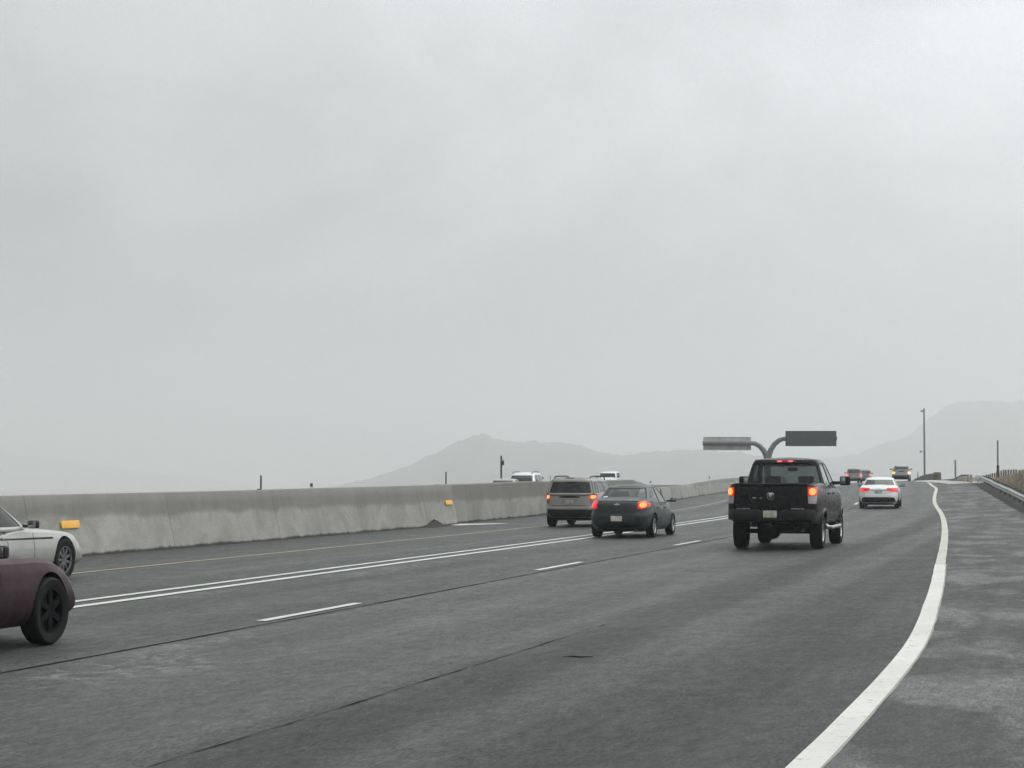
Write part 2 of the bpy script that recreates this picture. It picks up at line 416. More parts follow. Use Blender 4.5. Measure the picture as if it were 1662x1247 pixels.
def terr_z(s, X):
    dx = X - RAILX(min(max(s, -60), 300))
    if s > 300: dx = X - (RAILX(300) + (s - 300) * .1)
    tx = X - XD(min(s, 420))
    zroad = gz(min(s, 420), clamp(tx, -36, 9))
    far = sstep(330, 900, s)
    if dx > 0:
        z = zroad - .03 + bank(s, dx) * (1 - sstep(220, 330, s))
        z -= 25 * sstep(40, 400, dx)
    elif tx > -37: z = zroad - .28
    else:
        z = zroad - .28 - 42 * sstep(37, 300, -tx)
    z = z * (1 - far) + (-42) * far
    z += mnoise.noise((X * .05, s * .05, 0)) * .15 * (1 if (dx > 6 or tx < -60) else 0)
    return max(z, -44)
ys = [-200, -120] + srange(-60, 330, 3) + [345, 365, 390, 420, 460, 520, 600, 720, 900, 1200, 1700, 2400, 3400, 4500, 5800, 7400, 9000]
rel = [-8200, -6600, -5200, -3600, -2400, -1500, -900, -600, -420, -340, -260, -200, -150, -110, -80, -60, -46, -37.4]
vs = []; fs = []; nc = None
for y in ys:
    yy = min(max(y, -60), 420)
    xs = [XD(yy) + r for r in rel] + [XD(yy) - 36.6, XD(yy) - 18, XD(yy) - 4]
    rx = RAILX(min(max(y, -60), 300)) + (max(0, y - 300) * .1 if y < 700 else 40)
    xs += [rx - .15, rx + .12, rx + .28, rx + .5, rx + .75, rx + 1.1, rx + 1.6, rx + 2.2, rx + 2.8, rx + 3.5, rx + 5, rx + 7, rx + 10, rx + 15, rx + 25, rx + 40, rx + 70, rx + 120, rx + 200, rx + 320, rx + 500, rx + 900, rx + 1600, rx + 2800, rx + 4800, rx + 6600, rx + 8000]
    nc = len(xs)
    for x in xs: vs.append((x, y, terr_z(y, x)))
for i in range(len(ys) - 1):
    for j in range(nc - 1): fs.append((i*nc + j, i*nc + j + 1, (i+1)*nc + j + 1, (i+1)*nc + j))
tag(mesh_obj('ground', vs, fs, M['terrain'], sharp=None), kind='structure')

# dark soil verge under and behind the rail
rows = []
vs = []; fs = []
dd = srange(60, 132, 1.0); K = 10
for d in dd:
    for k in range(K):
        X = RAILX(d) + (-.42 + k * .32) + (mnoise.noise((d * .7, k, 3)) * .12 if k in (0, K - 1) else 0)
        s, t = st(X, d)
        vs.append((X, d, max(gz(s, t), terr_z(d, X)) + .02 + (.03 if 0 < k < K - 1 else 0)))
fs = [(i*K + j, i*K + j + 1, (i+1)*K + j + 1, (i+1)*K + j) for i in range(len(dd) - 1) for j in range(K - 1)]
tag(mesh_obj('dirt_verge', vs, fs, M['soil'], sharp=None), kind='structure')

# pale concrete apron beside the far end of the rail
vs = []; fs = []
dd = srange(133, 190, 3)
for d in dd:
    for k in range(4):
        X = RAILX(d) - 1.9 + k * .75 - (d - 133) * .03
        s, t = st(X, d); vs.append((X, d, gz(s, t) + .03))
fs = [(i*4 + j, i*4 + j + 1, (i+1)*4 + j + 1, (i+1)*4 + j) for i in range(len(dd) - 1) for j in range(3)]
tag(mesh_obj('concrete_apron', vs, fs, M['pale_concrete'], sharp=None), kind='structure')

# dry grass on the bank: blades in one mesh
vs = []; fs = []
rg = random.Random(3)
for i in range(24000):
    d = 92 + rg.random() ** 1.2 * 55 if i < 15000 else 40 + rg.random() * 54; q = .9 + rg.random() * 4.6
    X = RAILX(d) + q; z = terr_z(d, X)
    if mnoise.noise((X * .6, d * .35, 1)) < -.25 and rg.random() < .7: continue
    h = (.16 + rg.random() * .3) * (1.25 if q > 2 else .7) * (1 - .6 * sstep(112, 150, d)); w = .012 + rg.random() * .015
    a = rg.random() * 2 * PI; ca, sa = math.cos(a), math.sin(a); lx, ly = rg.uniform(-.14, .14), rg.uniform(-.1, .1)
    n = len(vs)
    vs += [(X - w*ca, d - w*sa, z - .02), (X + w*ca, d + w*sa, z - .02), (X + lx*.5 + w*.7*ca, d + ly*.5 + w*.7*sa, z + h*.6), (X + lx*.5 - w*.7*ca, d + ly*.5 - w*.7*sa, z + h*.6), (X + lx, d + ly, z + h)]
    fs += [(n, n+1, n+2, n+3), (n+3, n+2, n+4)]
m, t, out = new_mat('dry_grass')
pos = t.new('ShaderNodeNewGeometry').outputs['Position']
cc = t.mix(t.mapr(t.noise(pos, 1.2, 4), .3, .7, 0, 1), c4((.30, .235, .17)), c4((.50, .42, .33)))
principled(t, out, Base_Color=cc, Roughness=.9); M['grass'] = m
tag(mesh_obj('dry_grass', vs, fs, M['grass'], smooth=False), label='dry tan grass covering the bank behind the guardrail', cat='grass', kind='stuff')

# ------------------------------------------------------------------ hills far off in the rain
def hill_material():
    m, t, out = new_mat('hill_scrub')
    pos = t.new('ShaderNodeNewGeometry').outputs['Position']
    n1 = t.noise(pos, .012, 6, .65); n2 = t.noise(pos, .08, 5, .7)
    c = t.mix(t.mapr(n1, .35, .65, 0, 1), c4((.07, .062, .046)), c4((.12, .10, .075)))
    c = t.mix(t.mapr(n2, .52, .62, 0, .7), c, c4((.04, .045, .03)))
    principled(t, out, Base_Color=c, Roughness=1.0); return m
M['hill'] = hill_material()
def hill(name, sil, D, depth, base=-44):
    sil = [(px(x, D), CAMZ + (768 - y) * D / F) for x, y in sil]
    x0, x1 = sil[0][0], sil[-1][0]; nx, ny = 320, 40; vs = []; fs = []
    for j in range(ny + 1):
        v = j / ny * 2 - 1
        for i in range(nx + 1):
            X = x0 + (x1 - x0) * i / nx; h = lerp_pts(sil, X)
            e = sstep(0, .04, i / nx) * sstep(0, .04, 1 - i / nx)
            prof = max(0, 1 - abs(v) ** 1.25)
            nz = mnoise.fractal((X * .006 * 2400 / D, v * 2.2, D * .01), 1.0, 2.0, 5) * (h - base) * .07 * min(1, abs(v) * 3)
            rough = (mnoise.noise((X * .06 * 2400 / D, v * 3, 9)) * 2.4 + mnoise.noise((X * .16 * 2400 / D, v * 7, 5)) * 3.0) * (D / F) * prof
            z = base + (h - base) * prof * e + nz * prof + rough
            vs.append((X, D + v * depth, max(z, base)))
    n = nx + 1
    fs = [(j*n + i, j*n + i + 1, (j+1)*n + i + 1, (j+1)*n + i) for j in range(ny) for i in range(nx)]
    return tag(mesh_obj(name, vs, fs, M['hill'], sharp=None), kind='structure')
hill('hills', [(500, 800), (560, 787), (600, 778), (640, 765), (680, 749), (700, 738), (740, 719), (770, 707), (782, 703), (792, 706), (800, 711), (822, 717), (850, 717), (900, 718), (930, 720), (960, 730), (1000, 739), (1030, 737), (1060, 733), (1100, 731), (1140, 731), (1200, 734), (1260, 745), (1340, 765), (1400, 790)], 3900, 850)
hill('hills', [(1100, 790), (1250, 757), (1300, 749), (1360, 742), (1400, 735), (1420, 724), (1470, 712), (1490, 700), (1505, 690), (1520, 672), (1540, 656), (1560, 652), (1620, 651), (1700, 652), (1800, 655), (1950, 690), (2100, 790)], 5000, 1050)
hill('hills', [(-300, 800), (-150, 752), (0, 737), (60, 742), (130, 750), (220, 765), (330, 778), (430, 800)], 7200, 1200)

# ------------------------------------------------------------------ concrete median barrier
def barrier_material():
    m, t, out = new_mat('barrier_concrete')
    uv = t.new('ShaderNodeUVMap').outputs[0]
    pos = t.new('ShaderNodeNewGeometry').outputs['Position']
    sep = t.new('ShaderNodeSeparateXYZ', ins={0: uv}); u, v = sep.outputs[0], sep.outputs[1]
    cell = t.math('FLOOR', t.math('DIVIDE', u, 6.1))
    wn = t.new('ShaderNodeTexWhiteNoise', noise_dimensions='1D'); t.put(wn, 'W', cell)
    drip = t.noise(t.scale(uv, (2.2, .18, 1)), 1.0, 5, .65)
    blot = t.noise(t.scale(uv, (.8, 1.2, 1)), 1.0, 7, .68, .5)
    fine = t.noise(pos, 40, 4, .7)
    # damp upper band with a ragged lower edge
    lim = t.math('ADD', .575, t.math('ADD', t.mapr(t.noise(t.scale(uv, (.5, .25, 1)), 1.0, 5, .6, .4), .25, .75, -.065, .065), t.math('MULTIPLY', t.math('SUBTRACT', wn.outputs[0], .5), .07)))
    wet = t.mapr(t.math('SUBTRACT', v, lim), -.06, .045, 0, .97)
    dry_c = t.mix(t.mapr(blot, .3, .7, 0, 1), c4((.245, .236, .207)), c4((.365, .355, .318)))
    wet_c = t.mix(t.mapr(t.math('ADD', t.math('MULTIPLY', drip, .45), t.math('MULTIPLY', blot, .55)), .3, .7, 0, 1), c4((.150, .141, .122)), c4((.215, .203, .180)))
    c = t.mix(wet, dry_c, wet_c)
    stain = t.math('MULTIPLY', t.mapr(drip, .55, .75, 0, .3), t.mapr(v, .3, .9, .25, 1))
    c = t.mix(stain, c, c4((.11, .105, .095)))
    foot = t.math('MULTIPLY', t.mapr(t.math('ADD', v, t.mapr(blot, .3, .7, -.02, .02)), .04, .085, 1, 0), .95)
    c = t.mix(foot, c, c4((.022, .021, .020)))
    joint = t.mapr(t.math('ABSOLUTE', t.math('SUBTRACT', t.math('FRACT', t.math('DIVIDE', u, 6.1)), .5)), .4955, .4985, 0, .55)
    c = t.mix(joint, c, c4((.07, .066, .06)))
    k = t.math('MULTIPLY', t.mapr(wn.outputs[0], 0, 1, .88, 1.08, False), t.mapr(fine, .3, .7, .8, 1.2))
    cb = t.new('ShaderNodeCombineColor'); [t.put(cb, i, k) for i in range(3)]
    c = t.mix(1.0, c, cb.outputs[0], 'MULTIPLY')
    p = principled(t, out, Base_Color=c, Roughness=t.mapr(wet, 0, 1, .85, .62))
    b = t.new('ShaderNodeBump'); b.inputs['Strength'].default_value = .3; b.inputs['Distance'].default_value = .01
    t.l.new(t.math('ADD', fine, blot), b.inputs['Height']); t.l.new(b.outputs[0], p.inputs['Normal'])
    return m
M['barrier'] = barrier_material()
def barrier(name, d0, d1, step, t0f, hf, wb, wt, foot=0.0, mat=None, parent=None, close=True):
    """single-slope wall: base half width wb, top half width wt"""
    prof_n = 12; vs = []; uv = []; ds = srange(d0, d1, step)
    for s in ds:
        h = hf(s); t0 = t0f(s)
        pr = [(wb + foot, 0.0), (wb, .22 * h), (wb - (wb - wt) * .45, .5 * h), (wb - (wb - wt) * .8, .8 * h), (wt, h - .03), (wt - .03, h)]
        pr = pr + [(-a, b) for a, b in reversed(pr)]
        wz = mnoise.noise((s * .12, 2, 0)) * .012
        for a, b in pr:
            vs.append(P(s, t0 + a, 0) * 1.0); vs[-1].z = gz(s, t0) - .03 + b + (wz if b > .3 else 0)
            uv.append((s, b / 1.42))
    n = prof_n
    fs = [(i*n + j, i*n + (j+1) % n, (i+1)*n + (j+1) % n, (i+1)*n + j) for i in range(len(ds) - 1) for j in range(n)]
    fs += [tuple(range(n)), tuple(range((len(ds) - 1) * n, len(ds) * n))]
    return mesh_obj(name, vs, fs, mat or M['barrier'], parent, uvs=uv, sharp=40)
TB = -11.15
def tallh(s): return lerp_pts([(-40, 1.31), (35, 1.32), (47, 1.34), (63, 1.38), (77, 1.44), (89, 1.40), (98, 1.36), (105, .86), (106.2, .82)], s)
def lowh(s): return lerp_pts([(106, .82), (122, .86), (137, .98), (153, 1.08), (330, 1.08)], s)
# near wall (a little thicker at the foot) and the thinner run after it: one wall
tb = empty('concrete_barrier', P(40, TB))
tag(tb, 'tall stained concrete median wall running from the left edge to the sedan', 'barrier')
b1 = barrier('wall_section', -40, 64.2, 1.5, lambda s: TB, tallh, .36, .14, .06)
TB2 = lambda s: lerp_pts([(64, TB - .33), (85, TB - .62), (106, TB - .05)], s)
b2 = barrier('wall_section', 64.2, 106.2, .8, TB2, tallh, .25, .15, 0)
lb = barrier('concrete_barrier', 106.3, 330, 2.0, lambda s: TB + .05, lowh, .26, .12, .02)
tag(lb, 'lower pale concrete median wall continuing behind the black pickup', 'barrier')
def reparent(o, p):
    o.parent = p; o.matrix_parent_inverse = Matrix.Translation(-Vector(p.location))
for o in (b1, b2): reparent(o, tb)
def wall_plate(s, z, w, h, tside):
    a = P(s - w / 2, tside); b = P(s + w / 2, tside)
    c = (a + b) / 2; c.z = gz(s, TB) + z
    o = MB().box((0, 0, 0), (w, .008, h), .003).build('reflector', M['reflector_amber'])
    o.location = c; o.rotation_euler = (math.radians(-11), 0, math.atan2(b.y - a.y, b.x - a.x)); return o
for s, z, w, h in ((38.15, .68, .76, .16), (63.55, .76, .74, .15)):
    k = wall_plate(s, z, w, h, TB + .36 - .22 * ((z - .29) / 1.05) + .022); reparent(k, tb)
# heap of dirt at the foot of the wall, white painted mark beside it
mb = MB(); vs = []; fs = []
c = P(61.4, TB + .46); R, Cn = 7, 20
for i in range(R + 1):
    for k in range(Cn):
        r = i / R; a = 2 * PI * k / Cn
        n_ = 1 + .25 * mnoise.noise((math.cos(a) * 2, math.sin(a) * 2, r * 3))
        vs.append((c.x + 1.5 * r * n_ * (math.cos(a) * .28 + math.sin(a) * .20), c.y + 1.5 * r * n_ * math.sin(a), c.z + .26 * (1 - r) ** 1.4 * n_ - .03))
fs = [(i*Cn + k, i*Cn + (k+1) % Cn, (i+1)*Cn + (k+1) % Cn, (i+1)*Cn + k) for i in range(R) for k in range(Cn)]
tag(mesh_obj('dirt_heap', vs, fs, M['soil'], sharp=None), 'small dark heap of dirt against the foot of the concrete wall', 'dirt')
m, t, out = new_mat('standing_water')
principled(t, out, Base_Color=c4((.03, .03, .03)), Roughness=.03, Specular_IOR_Level=.9); M['water'] = m
vs = []; fs = []; n = 24
for i in range(n + 1):
    f = i / n; x = -2.05 + 1.95 * f; y = 66.3 + 1.9 * f; w = 1.05 * (1 - f) ** .6 * (.9 + .2 * mnoise.noise((x * 2, 0, 0))) * min(1, f * 6 + .3) + .02
    for q in (-w, 0, w): vs.append((x, y + q, ground(x, y + q) + .010))
for i in range(n):
    for k in range(2): fs.append((i*3 + k, i*3 + k + 1, i*3 + k + 4, i*3 + k + 3))
tag(mesh_obj('road_marking', vs, fs, M['line_old'], sharp=None), kind='structure')

# ------------------------------------------------------------------ vehicles
def norm_tri(S, a, b, e=.01):
    p = Vector(S(a, b)); pa = Vector(S(a + e, b)); pb = Vector(S(a, b + e))
    n = (pa - p).cross(pb - p)
    return n.normalized() if n.length > 1e-9 else Vector((0, 0, 1))
def draped(name, S, top, bot, mat, parent, out_dir, proud=.006, depth=.02, nu=8, nv=5):
    """a plate that follows surface S(a,b); top and bottom edges are polylines in (a,b)"""
    def along(pl, f):
        k = f * (len(pl) - 1); i = min(int(k), len(pl) - 2); q = k - i
        return (pl[i][0] + (pl[i+1][0] - pl[i][0]) * q, pl[i][1] + (pl[i+1][1] - pl[i][1]) * q)
    o_, i_ = [], []
    od = Vector(out_dir)
    for v in range(nv + 1):
        for u in range(nu + 1):
            a = along(top, u / nu); b = along(bot, u / nu); f = v / nv
            q = (a[0] + (b[0] - a[0]) * f, a[1] + (b[1] - a[1]) * f)
            p = Vector(S(*q)); n = norm_tri(S, *q)
            if n.dot(od) < 0: n = -n
            o_.append(p + n * proud); i_.append(p - n * depth)
    w = nu + 1; N = len(o_); fs = []
    for v in range(nv):
        for u in range(nu):
            a = v*w + u; fs.append((a, a+1, a+w+1, a+w)); fs.append((N+a, N+a+w, N+a+w+1, N+a+1))
    rim = [u for u in range(w)] + [v*w + nu for v in range(1, nv+1)] + [nv*w + u for u in range(nu-1, -1, -1)] + [v*w for v in range(nv-1, 0, -1)]
    for k in range(len(rim)):
        a, b = rim[k], rim[(k+1) % len(rim)]; fs.append((a, N + a, N + b, b))
    return mesh_obj(name, o_ + i_, fs, mat, parent, sharp=40)

_wheel_cache = {}
def wheel(root, x, y, r, w, rim_r, kind, spokes=5, rim_mat='alloy'):
    key = (r, w, rim_r, kind, spokes, rim_mat)
    if key not in _wheel_cache:
        n = 40; prof = [(-w*.42, rim_r), (-w*.5, rim_r + (r - rim_r)*.35), (-w*.5, r*.93), (-w*.40, r*.985), (-w*.15, r), (w*.15, r), (w*.40, r*.985), (w*.5, r*.93), (w*.5, rim_r + (r - rim_r)*.35), (w*.42, rim_r), (w*.30, rim_r*.97), (-w*.30, rim_r*.97)]
        vs = []; K = len(prof)
        for k in range(n):
            a = 2*PI*k/n
            for (px_, pr) in prof: vs.append((px_, pr*math.cos(a), pr*math.sin(a)))
        fs = [(k*K + j, k*K + (j+1) % K, ((k+1) % n)*K + (j+1) % K, ((k+1) % n)*K + j) for k in range(n) for j in range(K)]
        ty = mesh_obj('wheel', vs, fs, M['rubber'], sharp=30); tm = ty.data
        bpy.data.objects.remove(ty)
        mb = MB()
        # barrel back plate, hub, spokes, lip
        mb.cyl((-w*.2, 0, 0), (w*.02, 0, 0), rim_r*.97, n=32)
        mb.cyl((w*.0, 0, 0), (w*.40, 0, 0), rim_r*.24, rim_r*.20, n=20)
        for s_ in range(spokes):
            a = 2*PI*s_/spokes
            rot = Matrix.Rotation(a, 3, 'X')
            mb.box(rot @ Vector((w*.30, 0, rim_r*.56)), (w*.16, rim_r*(.30 if spokes < 7 else .2), rim_r*.82), w*.04, rot=rot)
        lip = [(w*.34, rim_r*.90), (w*.45, rim_r*.93), (w*.45, rim_r*1.0), (w*.34, rim_r*1.0)]
        vs2 = []; 
        for k in range(n):
            a = 2*PI*k/n
            for (p_, q_) in lip: vs2.append((p_, q_*math.cos(a), q_*math.sin(a)))
        mb.poly(vs2, [(k*4 + j, k*4 + (j+1) % 4, ((k+1) % n)*4 + (j+1) % 4, ((k+1) % n)*4 + j) for k in range(n) for j in range(4)])
        ro = mb.build('rim', M[rim_mat]); rm = ro.data; bpy.data.objects.remove(ro)
        _wheel_cache[key] = (tm, rm)
    tm, rm = _wheel_cache[key]
    o = bpy.data.objects.new('wheel', tm); COL.objects.link(o); o.parent = root
    o.location = (x, y, r); o.rotation_euler = (random.random() * 2, 0, 0 if x > 0 else PI)
    q = bpy.data.objects.new('rim', rm); COL.objects.link(q); q.parent = o
    return o

class Body:
    """plan = superellipse rings stacked over a profile; belt and sill heights vary along the length"""
    def __init__(s, L, W, rows, zt, zb, nr=6.0, nf=5.0, crown=.03):
        s.L2, s.W, s.rows, s.nr, s.nf, s.crown = L / 2, W, rows, nr, nf, crown
        s.ztf, s.zbf = hermite_mono(zt), (lambda y: lerp_pts(zb, y))
    def row(s, v):
        v = clamp(v); r = s.rows
        for a, b in zip(r, r[1:]):
            if v <= b[0]:
                f = (v - a[0]) / (b[0] - a[0]); return [a[i] + (b[i] - a[i]) * f for i in range(4)]
        return list(r[-1])
    def plan(s):
        if hasattr(s, '_pl'): return s._pl
        pl = [(f, -(1 - f ** s.nr) ** (1 / s.nr)) for f in (0, .2, .4, .55, .68, .78, .86, .92, .955)]
        y0 = pl[-1][1]
        side = [y0 + (0 - y0) * k / 11 for k in range(1, 12)]
        pl += [((1 - abs(y) ** s.nr) ** (1 / s.nr), y) for y in side]
        fr = [(f, (1 - f ** s.nf) ** (1 / s.nf)) for f in (0, .2, .4, .55, .68, .78, .86, .92, .955)]
        y1 = fr[-1][1]; side = [y1 * k / 11 for k in range(1, 11)]
        pl += [((1 - abs(y) ** s.nf) ** (1 / s.nf), y) for y in side] + fr[::-1]
        s._pl = pl; return pl
    def zat(s, y, v): zb, zt = s.zbf(y), s.ztf(y); return zb + (zt - zb) * v
    def vat(s, y, z): zb, zt = s.zbf(y), s.ztf(y); return clamp((z - zb) / (zt - zb))
    def build(s, name, mat, parent, wheels, arch_r, arch_depth=.30, cut=None):
        pl = s.plan(); ring = [(a, b) for a, b in pl] + [(-a, b) for a, b in reversed(pl[1:-1])]
        N = len(ring); nvv = []
        for a, b in zip(s.rows, s.rows[1:]):
            k = max(1, int(round((b[0] - a[0]) / .08))); nvv += [a[0] + (b[0] - a[0]) * i / k for i in range(k)]
        nvv.append(s.rows[-1][0]); vs = []; fs = []
        for v in nvv:
            _, wf, ro, fo = s.row(v)
            for fx, fy in ring:
                y = fy * (s.L2 + (ro if fy < 0 else fo)); vs.append((fx * s.W * wf, y, s.zat(y, v)))
        for i in range(len(nvv) - 1):
            for j in range(N): fs.append((i*N + j, i*N + (j+1) % N, (i+1)*N + (j+1) % N, (i+1)*N + j))
        M_ = len(pl)
        def cap(base, crown):
            K = 6; strips = []
            for i in range(M_):
                a = base + i; b = base + (N - i) % N
                if i in (0, M_ - 1): strips.append([a] * (K + 1)); continue
                A, B = Vector(vs[a]), Vector(vs[b]); row = [a]
                for k in range(1, K):
                    p = A.lerp(B, k / K); e = 1 - (2*k/K - 1) ** 2
                    fy = abs(pl[i][1]); p.z += crown * e * (1 - fy ** 8)
                    vs.append(tuple(p)); row.append(len(vs) - 1)
                row.append(b); strips.append(row)
            for A, B in zip(strips, strips[1:]):
                for k in range(K):
                    f = []
                    for q in (A[k], A[k+1], B[k+1], B[k]):
                        if q not in f: f.append(q)
                    if len(f) > 2: fs.append(tuple(f))
        cap((len(nvv) - 1) * N, s.crown); cap(0, 0)
        o = mesh_obj(name, vs, fs, mat, None, sharp=30)
        cm = MB()
        for (x, y, r) in wheels:
            for sd in (1, -1):
                cm.cyl((sd * (s.W - arch_depth), y, r), (sd * (s.W + .3), y, r), arch_r, n=36)
        if cut:
            for c, d in cut: cm.box(c, d)
        co = cm.build('cutter', None)
        md = o.modifiers.new('b', 'BOOLEAN'); md.object = co; md.operation = 'DIFFERENCE'; md.solver = 'EXACT'
        dg = bpy.context.evaluated_depsgraph_get()
        me = bpy.data.meshes.new_from_object(o.evaluated_get(dg))
        bpy.data.objects.remove(o); bpy.data.objects.remove(co)
        return finish(name, me, mat, parent, True, 30)
    # surfaces for draped plates
    def rear(s, x, z):
        y = -s.L2
        for _ in range(5):
            _, wf, ro, fo = s.row(s.vat(y, z)); f = min(abs(x) / (s.W * wf), .9995)
            y = -(s.L2 + ro) * (1 - f ** s.nr) ** (1 / s.nr)
        return (x, y, z)
    def front(s, x, z):
        y = s.L2
        for _ in range(5):
            _, wf, ro, fo = s.row(s.vat(y, z)); f = min(abs(x) / (s.W * wf), .9995)
            y = (s.L2 + fo) * (1 - f ** s.nf) ** (1 / s.nf)
        return (x, y, z)
    def side(s, sd):
        def S(y, z):
            _, wf, ro, fo = s.row(s.vat(y, z)); n = s.nr if y < 0 else s.nf
            f = min(abs(y) / (s.L2 + (ro if y < 0 else fo)), .9995)
            return (sd * s.W * wf * (1 - f ** n) ** (1 / n), y, z)
        return S
def hermite_mono(pts):
    f = hermite(pts); x0, x1 = pts[0][0], pts[-1][0]
    return lambda x: pts[0][1] if x <= x0 else pts[-1][1] if x >= x1 else f(x)

def cabin(root, c, paint_m):
    """greenhouse: rings from belt to roof; pillars and roof are one part, every pane a part of its own.
    c: zb, zr, h0,h1 (glass band), w0,w1, yr0,yr1, yf0,yf1, n, rear (half fraction of rear pane), front, wins [(fy0,fy1)], glass names"""
    n = c.get('n', 6.0); ra, fa = c['rear'], c['front']
    fx2fy = lambda f: (1 - f ** n) ** (1 / n)
    pl = [(ra * k / 4, -fx2fy(ra * k / 4)) for k in range(5)]
    pl += [(f, -fx2fy(f)) for f in (ra + (.955 - ra) * .5, .955)]
    ys = []; tagged = {}
    last = -fx2fy(.955)
    for wi, (a, b) in enumerate(c['wins']):
        ys += [last + (a - last) * k / 3 for k in (1, 2)] + [a + (b - a) * k / 4 for k in range(5)]; last = b
    e = fx2fy(.955); ys += [last + (e - last) * k / 3 for k in (1, 2)]
    start = len(pl); pl += [(fx2fy(abs(y)), y) for y in ys]
    i = start
    for wi in range(len(c['wins'])):
        i += 2
        for k in range(4): tagged[i + k] = wi
        i += 5
    fr = [(f, fx2fy(f)) for f in (.955, fa + (.955 - fa) * .5)] + [(fa * k / 4, fx2fy(fa * k / 4)) for k in range(4, -1, -1)]
    fs0 = len(pl) + 2; pl += fr
    for k in range(4): tagged[k] = 'rear'; tagged[fs0 + k] = 'front'
    ring = pl + [(-a, b) for a, b in reversed(pl[1:-1])]; N = len(ring); Mh = len(pl)
    h0, h1 = c['h0'], c['h1']
    hs = [0, h0] + [h0 + (h1 - h0) * k / 5 for k in range(1, 6)] + [h1 + (1 - h1) * .5, h1 + (1 - h1) * .85, 1.0]
    pw = c.get('pw', 1.6)
    def pos(fx, fy, h, off=0.0):
        # roof edge rounds over near h=1
        rnd = max(0, (h - h1) / (1 - h1)) ** 2
        w = c['w0'] + (c['w1'] - c['w0']) * h ** 1.15 - rnd * c.get('rw', .07) - off
        yr = c['yr0'] + (c['yr1'] - c['yr0']) * h ** c.get('pr', 1.15) + rnd * c.get('rr', .10) + off
        yf = c['yf0'] + (c['yf1'] - c['yf0']) * h ** c.get('pf', 1.1) - rnd * c.get('rf', .16) - off
        yc, l = (yr + yf) / 2, (yf - yr) / 2
        y = yc + fy * l; z = c['zb'] + (c['zr'] - c['zb']) * h
        z -= h ** 3 * (c.get('drop_f', .05) * max(0, fy) ** 2 + c.get('drop_r', .04) * max(0, -fy) ** 2)
        return (fx * w, y, z)
    vs = [pos(fx, fy, h) for h in hs for fx, fy in ring]; fs = []; panes = {}
    for i in range(len(hs) - 1):
        for j in range(N):
            jj = j if j < Mh - 1 else 2 * (Mh - 1) - 1 - j
            sd = 1 if j < Mh - 1 else -1
            q = (i, j)
            if 1 <= i <= 5 and jj in tagged:
                k = tagged[jj]; key = (k, sd) if isinstance(k, int) else (k, 0)
                panes.setdefault(key, []).append(q)
                if c.get('solid'): pass
                else: continue
            fs.append((i*N + j, i*N + (j+1) % N, (i+1)*N + (j+1) % N, (i+1)*N + j))
    K = 6; strips = []; base = (len(hs) - 1) * N
    for i in range(Mh):
        a = base + i; b = base + (N - i) % N
        if i in (0, Mh - 1): strips.append([a] * (K + 1)); continue
        A, B = Vector(vs[a]), Vector(vs[b]); row = [a]
        for k in range(1, K):
            p = A.lerp(B, k / K); e = 1 - (2*k/K - 1) ** 2
            p.z += c.get('crown', .035) * e * (1 - abs(pl[i][1]) ** 4); vs.append(tuple(p)); row.append(len(vs) - 1)
        row.append(b); strips.append(row)
    for A, B in zip(strips, strips[1:]):
        for k in range(K):
            f = []
            for q in (A[k], A[k+1], B[k+1], B[k]):
                if q not in f: f.append(q)
            if len(f) > 2: fs.append(tuple(f))
    roof = mesh_obj('roof', vs, fs, paint_m, root, sharp=38)
    md = roof.modifiers.new('thick', 'SOLIDIFY'); md.thickness = .03; md.offset = 1 if c.get('flip') else -1
    for (k, sd), qs in panes.items():
        vmap = {}; pv = []; pf = []
        for i, j in qs:
            f = []
            for (a, b) in ((i, j), (i, (j+1) % N), (i+1, (j+1) % N), (i+1, j)):
                if (a, b) not in vmap:
                    vmap[(a, b)] = len(pv); pv.append(pos(*ring[b], hs[a], c.get('glass_in', .012)))
                f.append(vmap[(a, b)])
            pf.append(tuple(f))
        nm = 'rear_window' if k == 'rear' else 'windshield' if k == 'front' else 'side_window'
        gm = c['glass'][0] if k == 'rear' else c['glass'][1] if k == 'front' else c['glass'][2]
        if c.get('solid'): pv = [tuple(v) for v in pv]
        mesh_obj(nm, pv, pf, M[gm], root, sharp=None)
    return pos

def box_part(root, name, c, d, mat, bev=.02, rot=None):
    return MB().box(c, d, bev, rot).build(name, M[mat] if isinstance(mat, str) else mat, root)
def mirror_part(root, x, y, z, w, h, dpt, mat, gw=.8, gx=0, arm=.14, towards=-1):
    sd = 1 if x > 0 else -1
    mb = MB().box((x, y, z), (w, dpt, h), min(w, h, dpt) * .35, seg=3)
    mb.box((x - sd * (w * .5 + arm * .5 - .02), y, z - h * .22), (arm + .06, dpt * .5, h * .35), .012)
    o = mb.build('side_mirror', M[mat] if isinstance(mat, str) else mat, root)
    MB().box((x + gx, y + towards * (dpt * .5 - .001), z), (w * gw, .01, h * .78), .004).build('mirror_glass', M['mirror_glass'], o)
    return o
def seats(root, rows_, z, h=.62, x=.37):
    for y in rows_:
        for sx in (-x, x):
            mb = MB().box((sx, y, z + h * .36), (.5, .14, h * .9), .06, seg=3).box((sx, y - .01, z + h * .98), (.27, .10, .17), .045, seg=3)
            mb.build('seat', M['seat'], root)
def seams(root, body, ys, z0, z1, sds=(1, -1), mat='interior'):
    for sd in sds:
        for y in ys:
            draped('door_seam', body.side(sd), [(y - .006, z1), (y + .006, z1)], [(y - .006, z0), (y + .006, z0)], M[mat], root, (sd, 0, 0), .0015, .01, 1, 8)
def handles(root, body, ys, z, mat, sds=(1, -1)):
    for sd in sds:
        for y in ys:
            p = body.side(sd)(y, z); MB().box((p[0] + sd * .018, y, z), (.03, .2, .035), .012).build('door_handle', M[mat] if isinstance(mat, str) else mat, root)
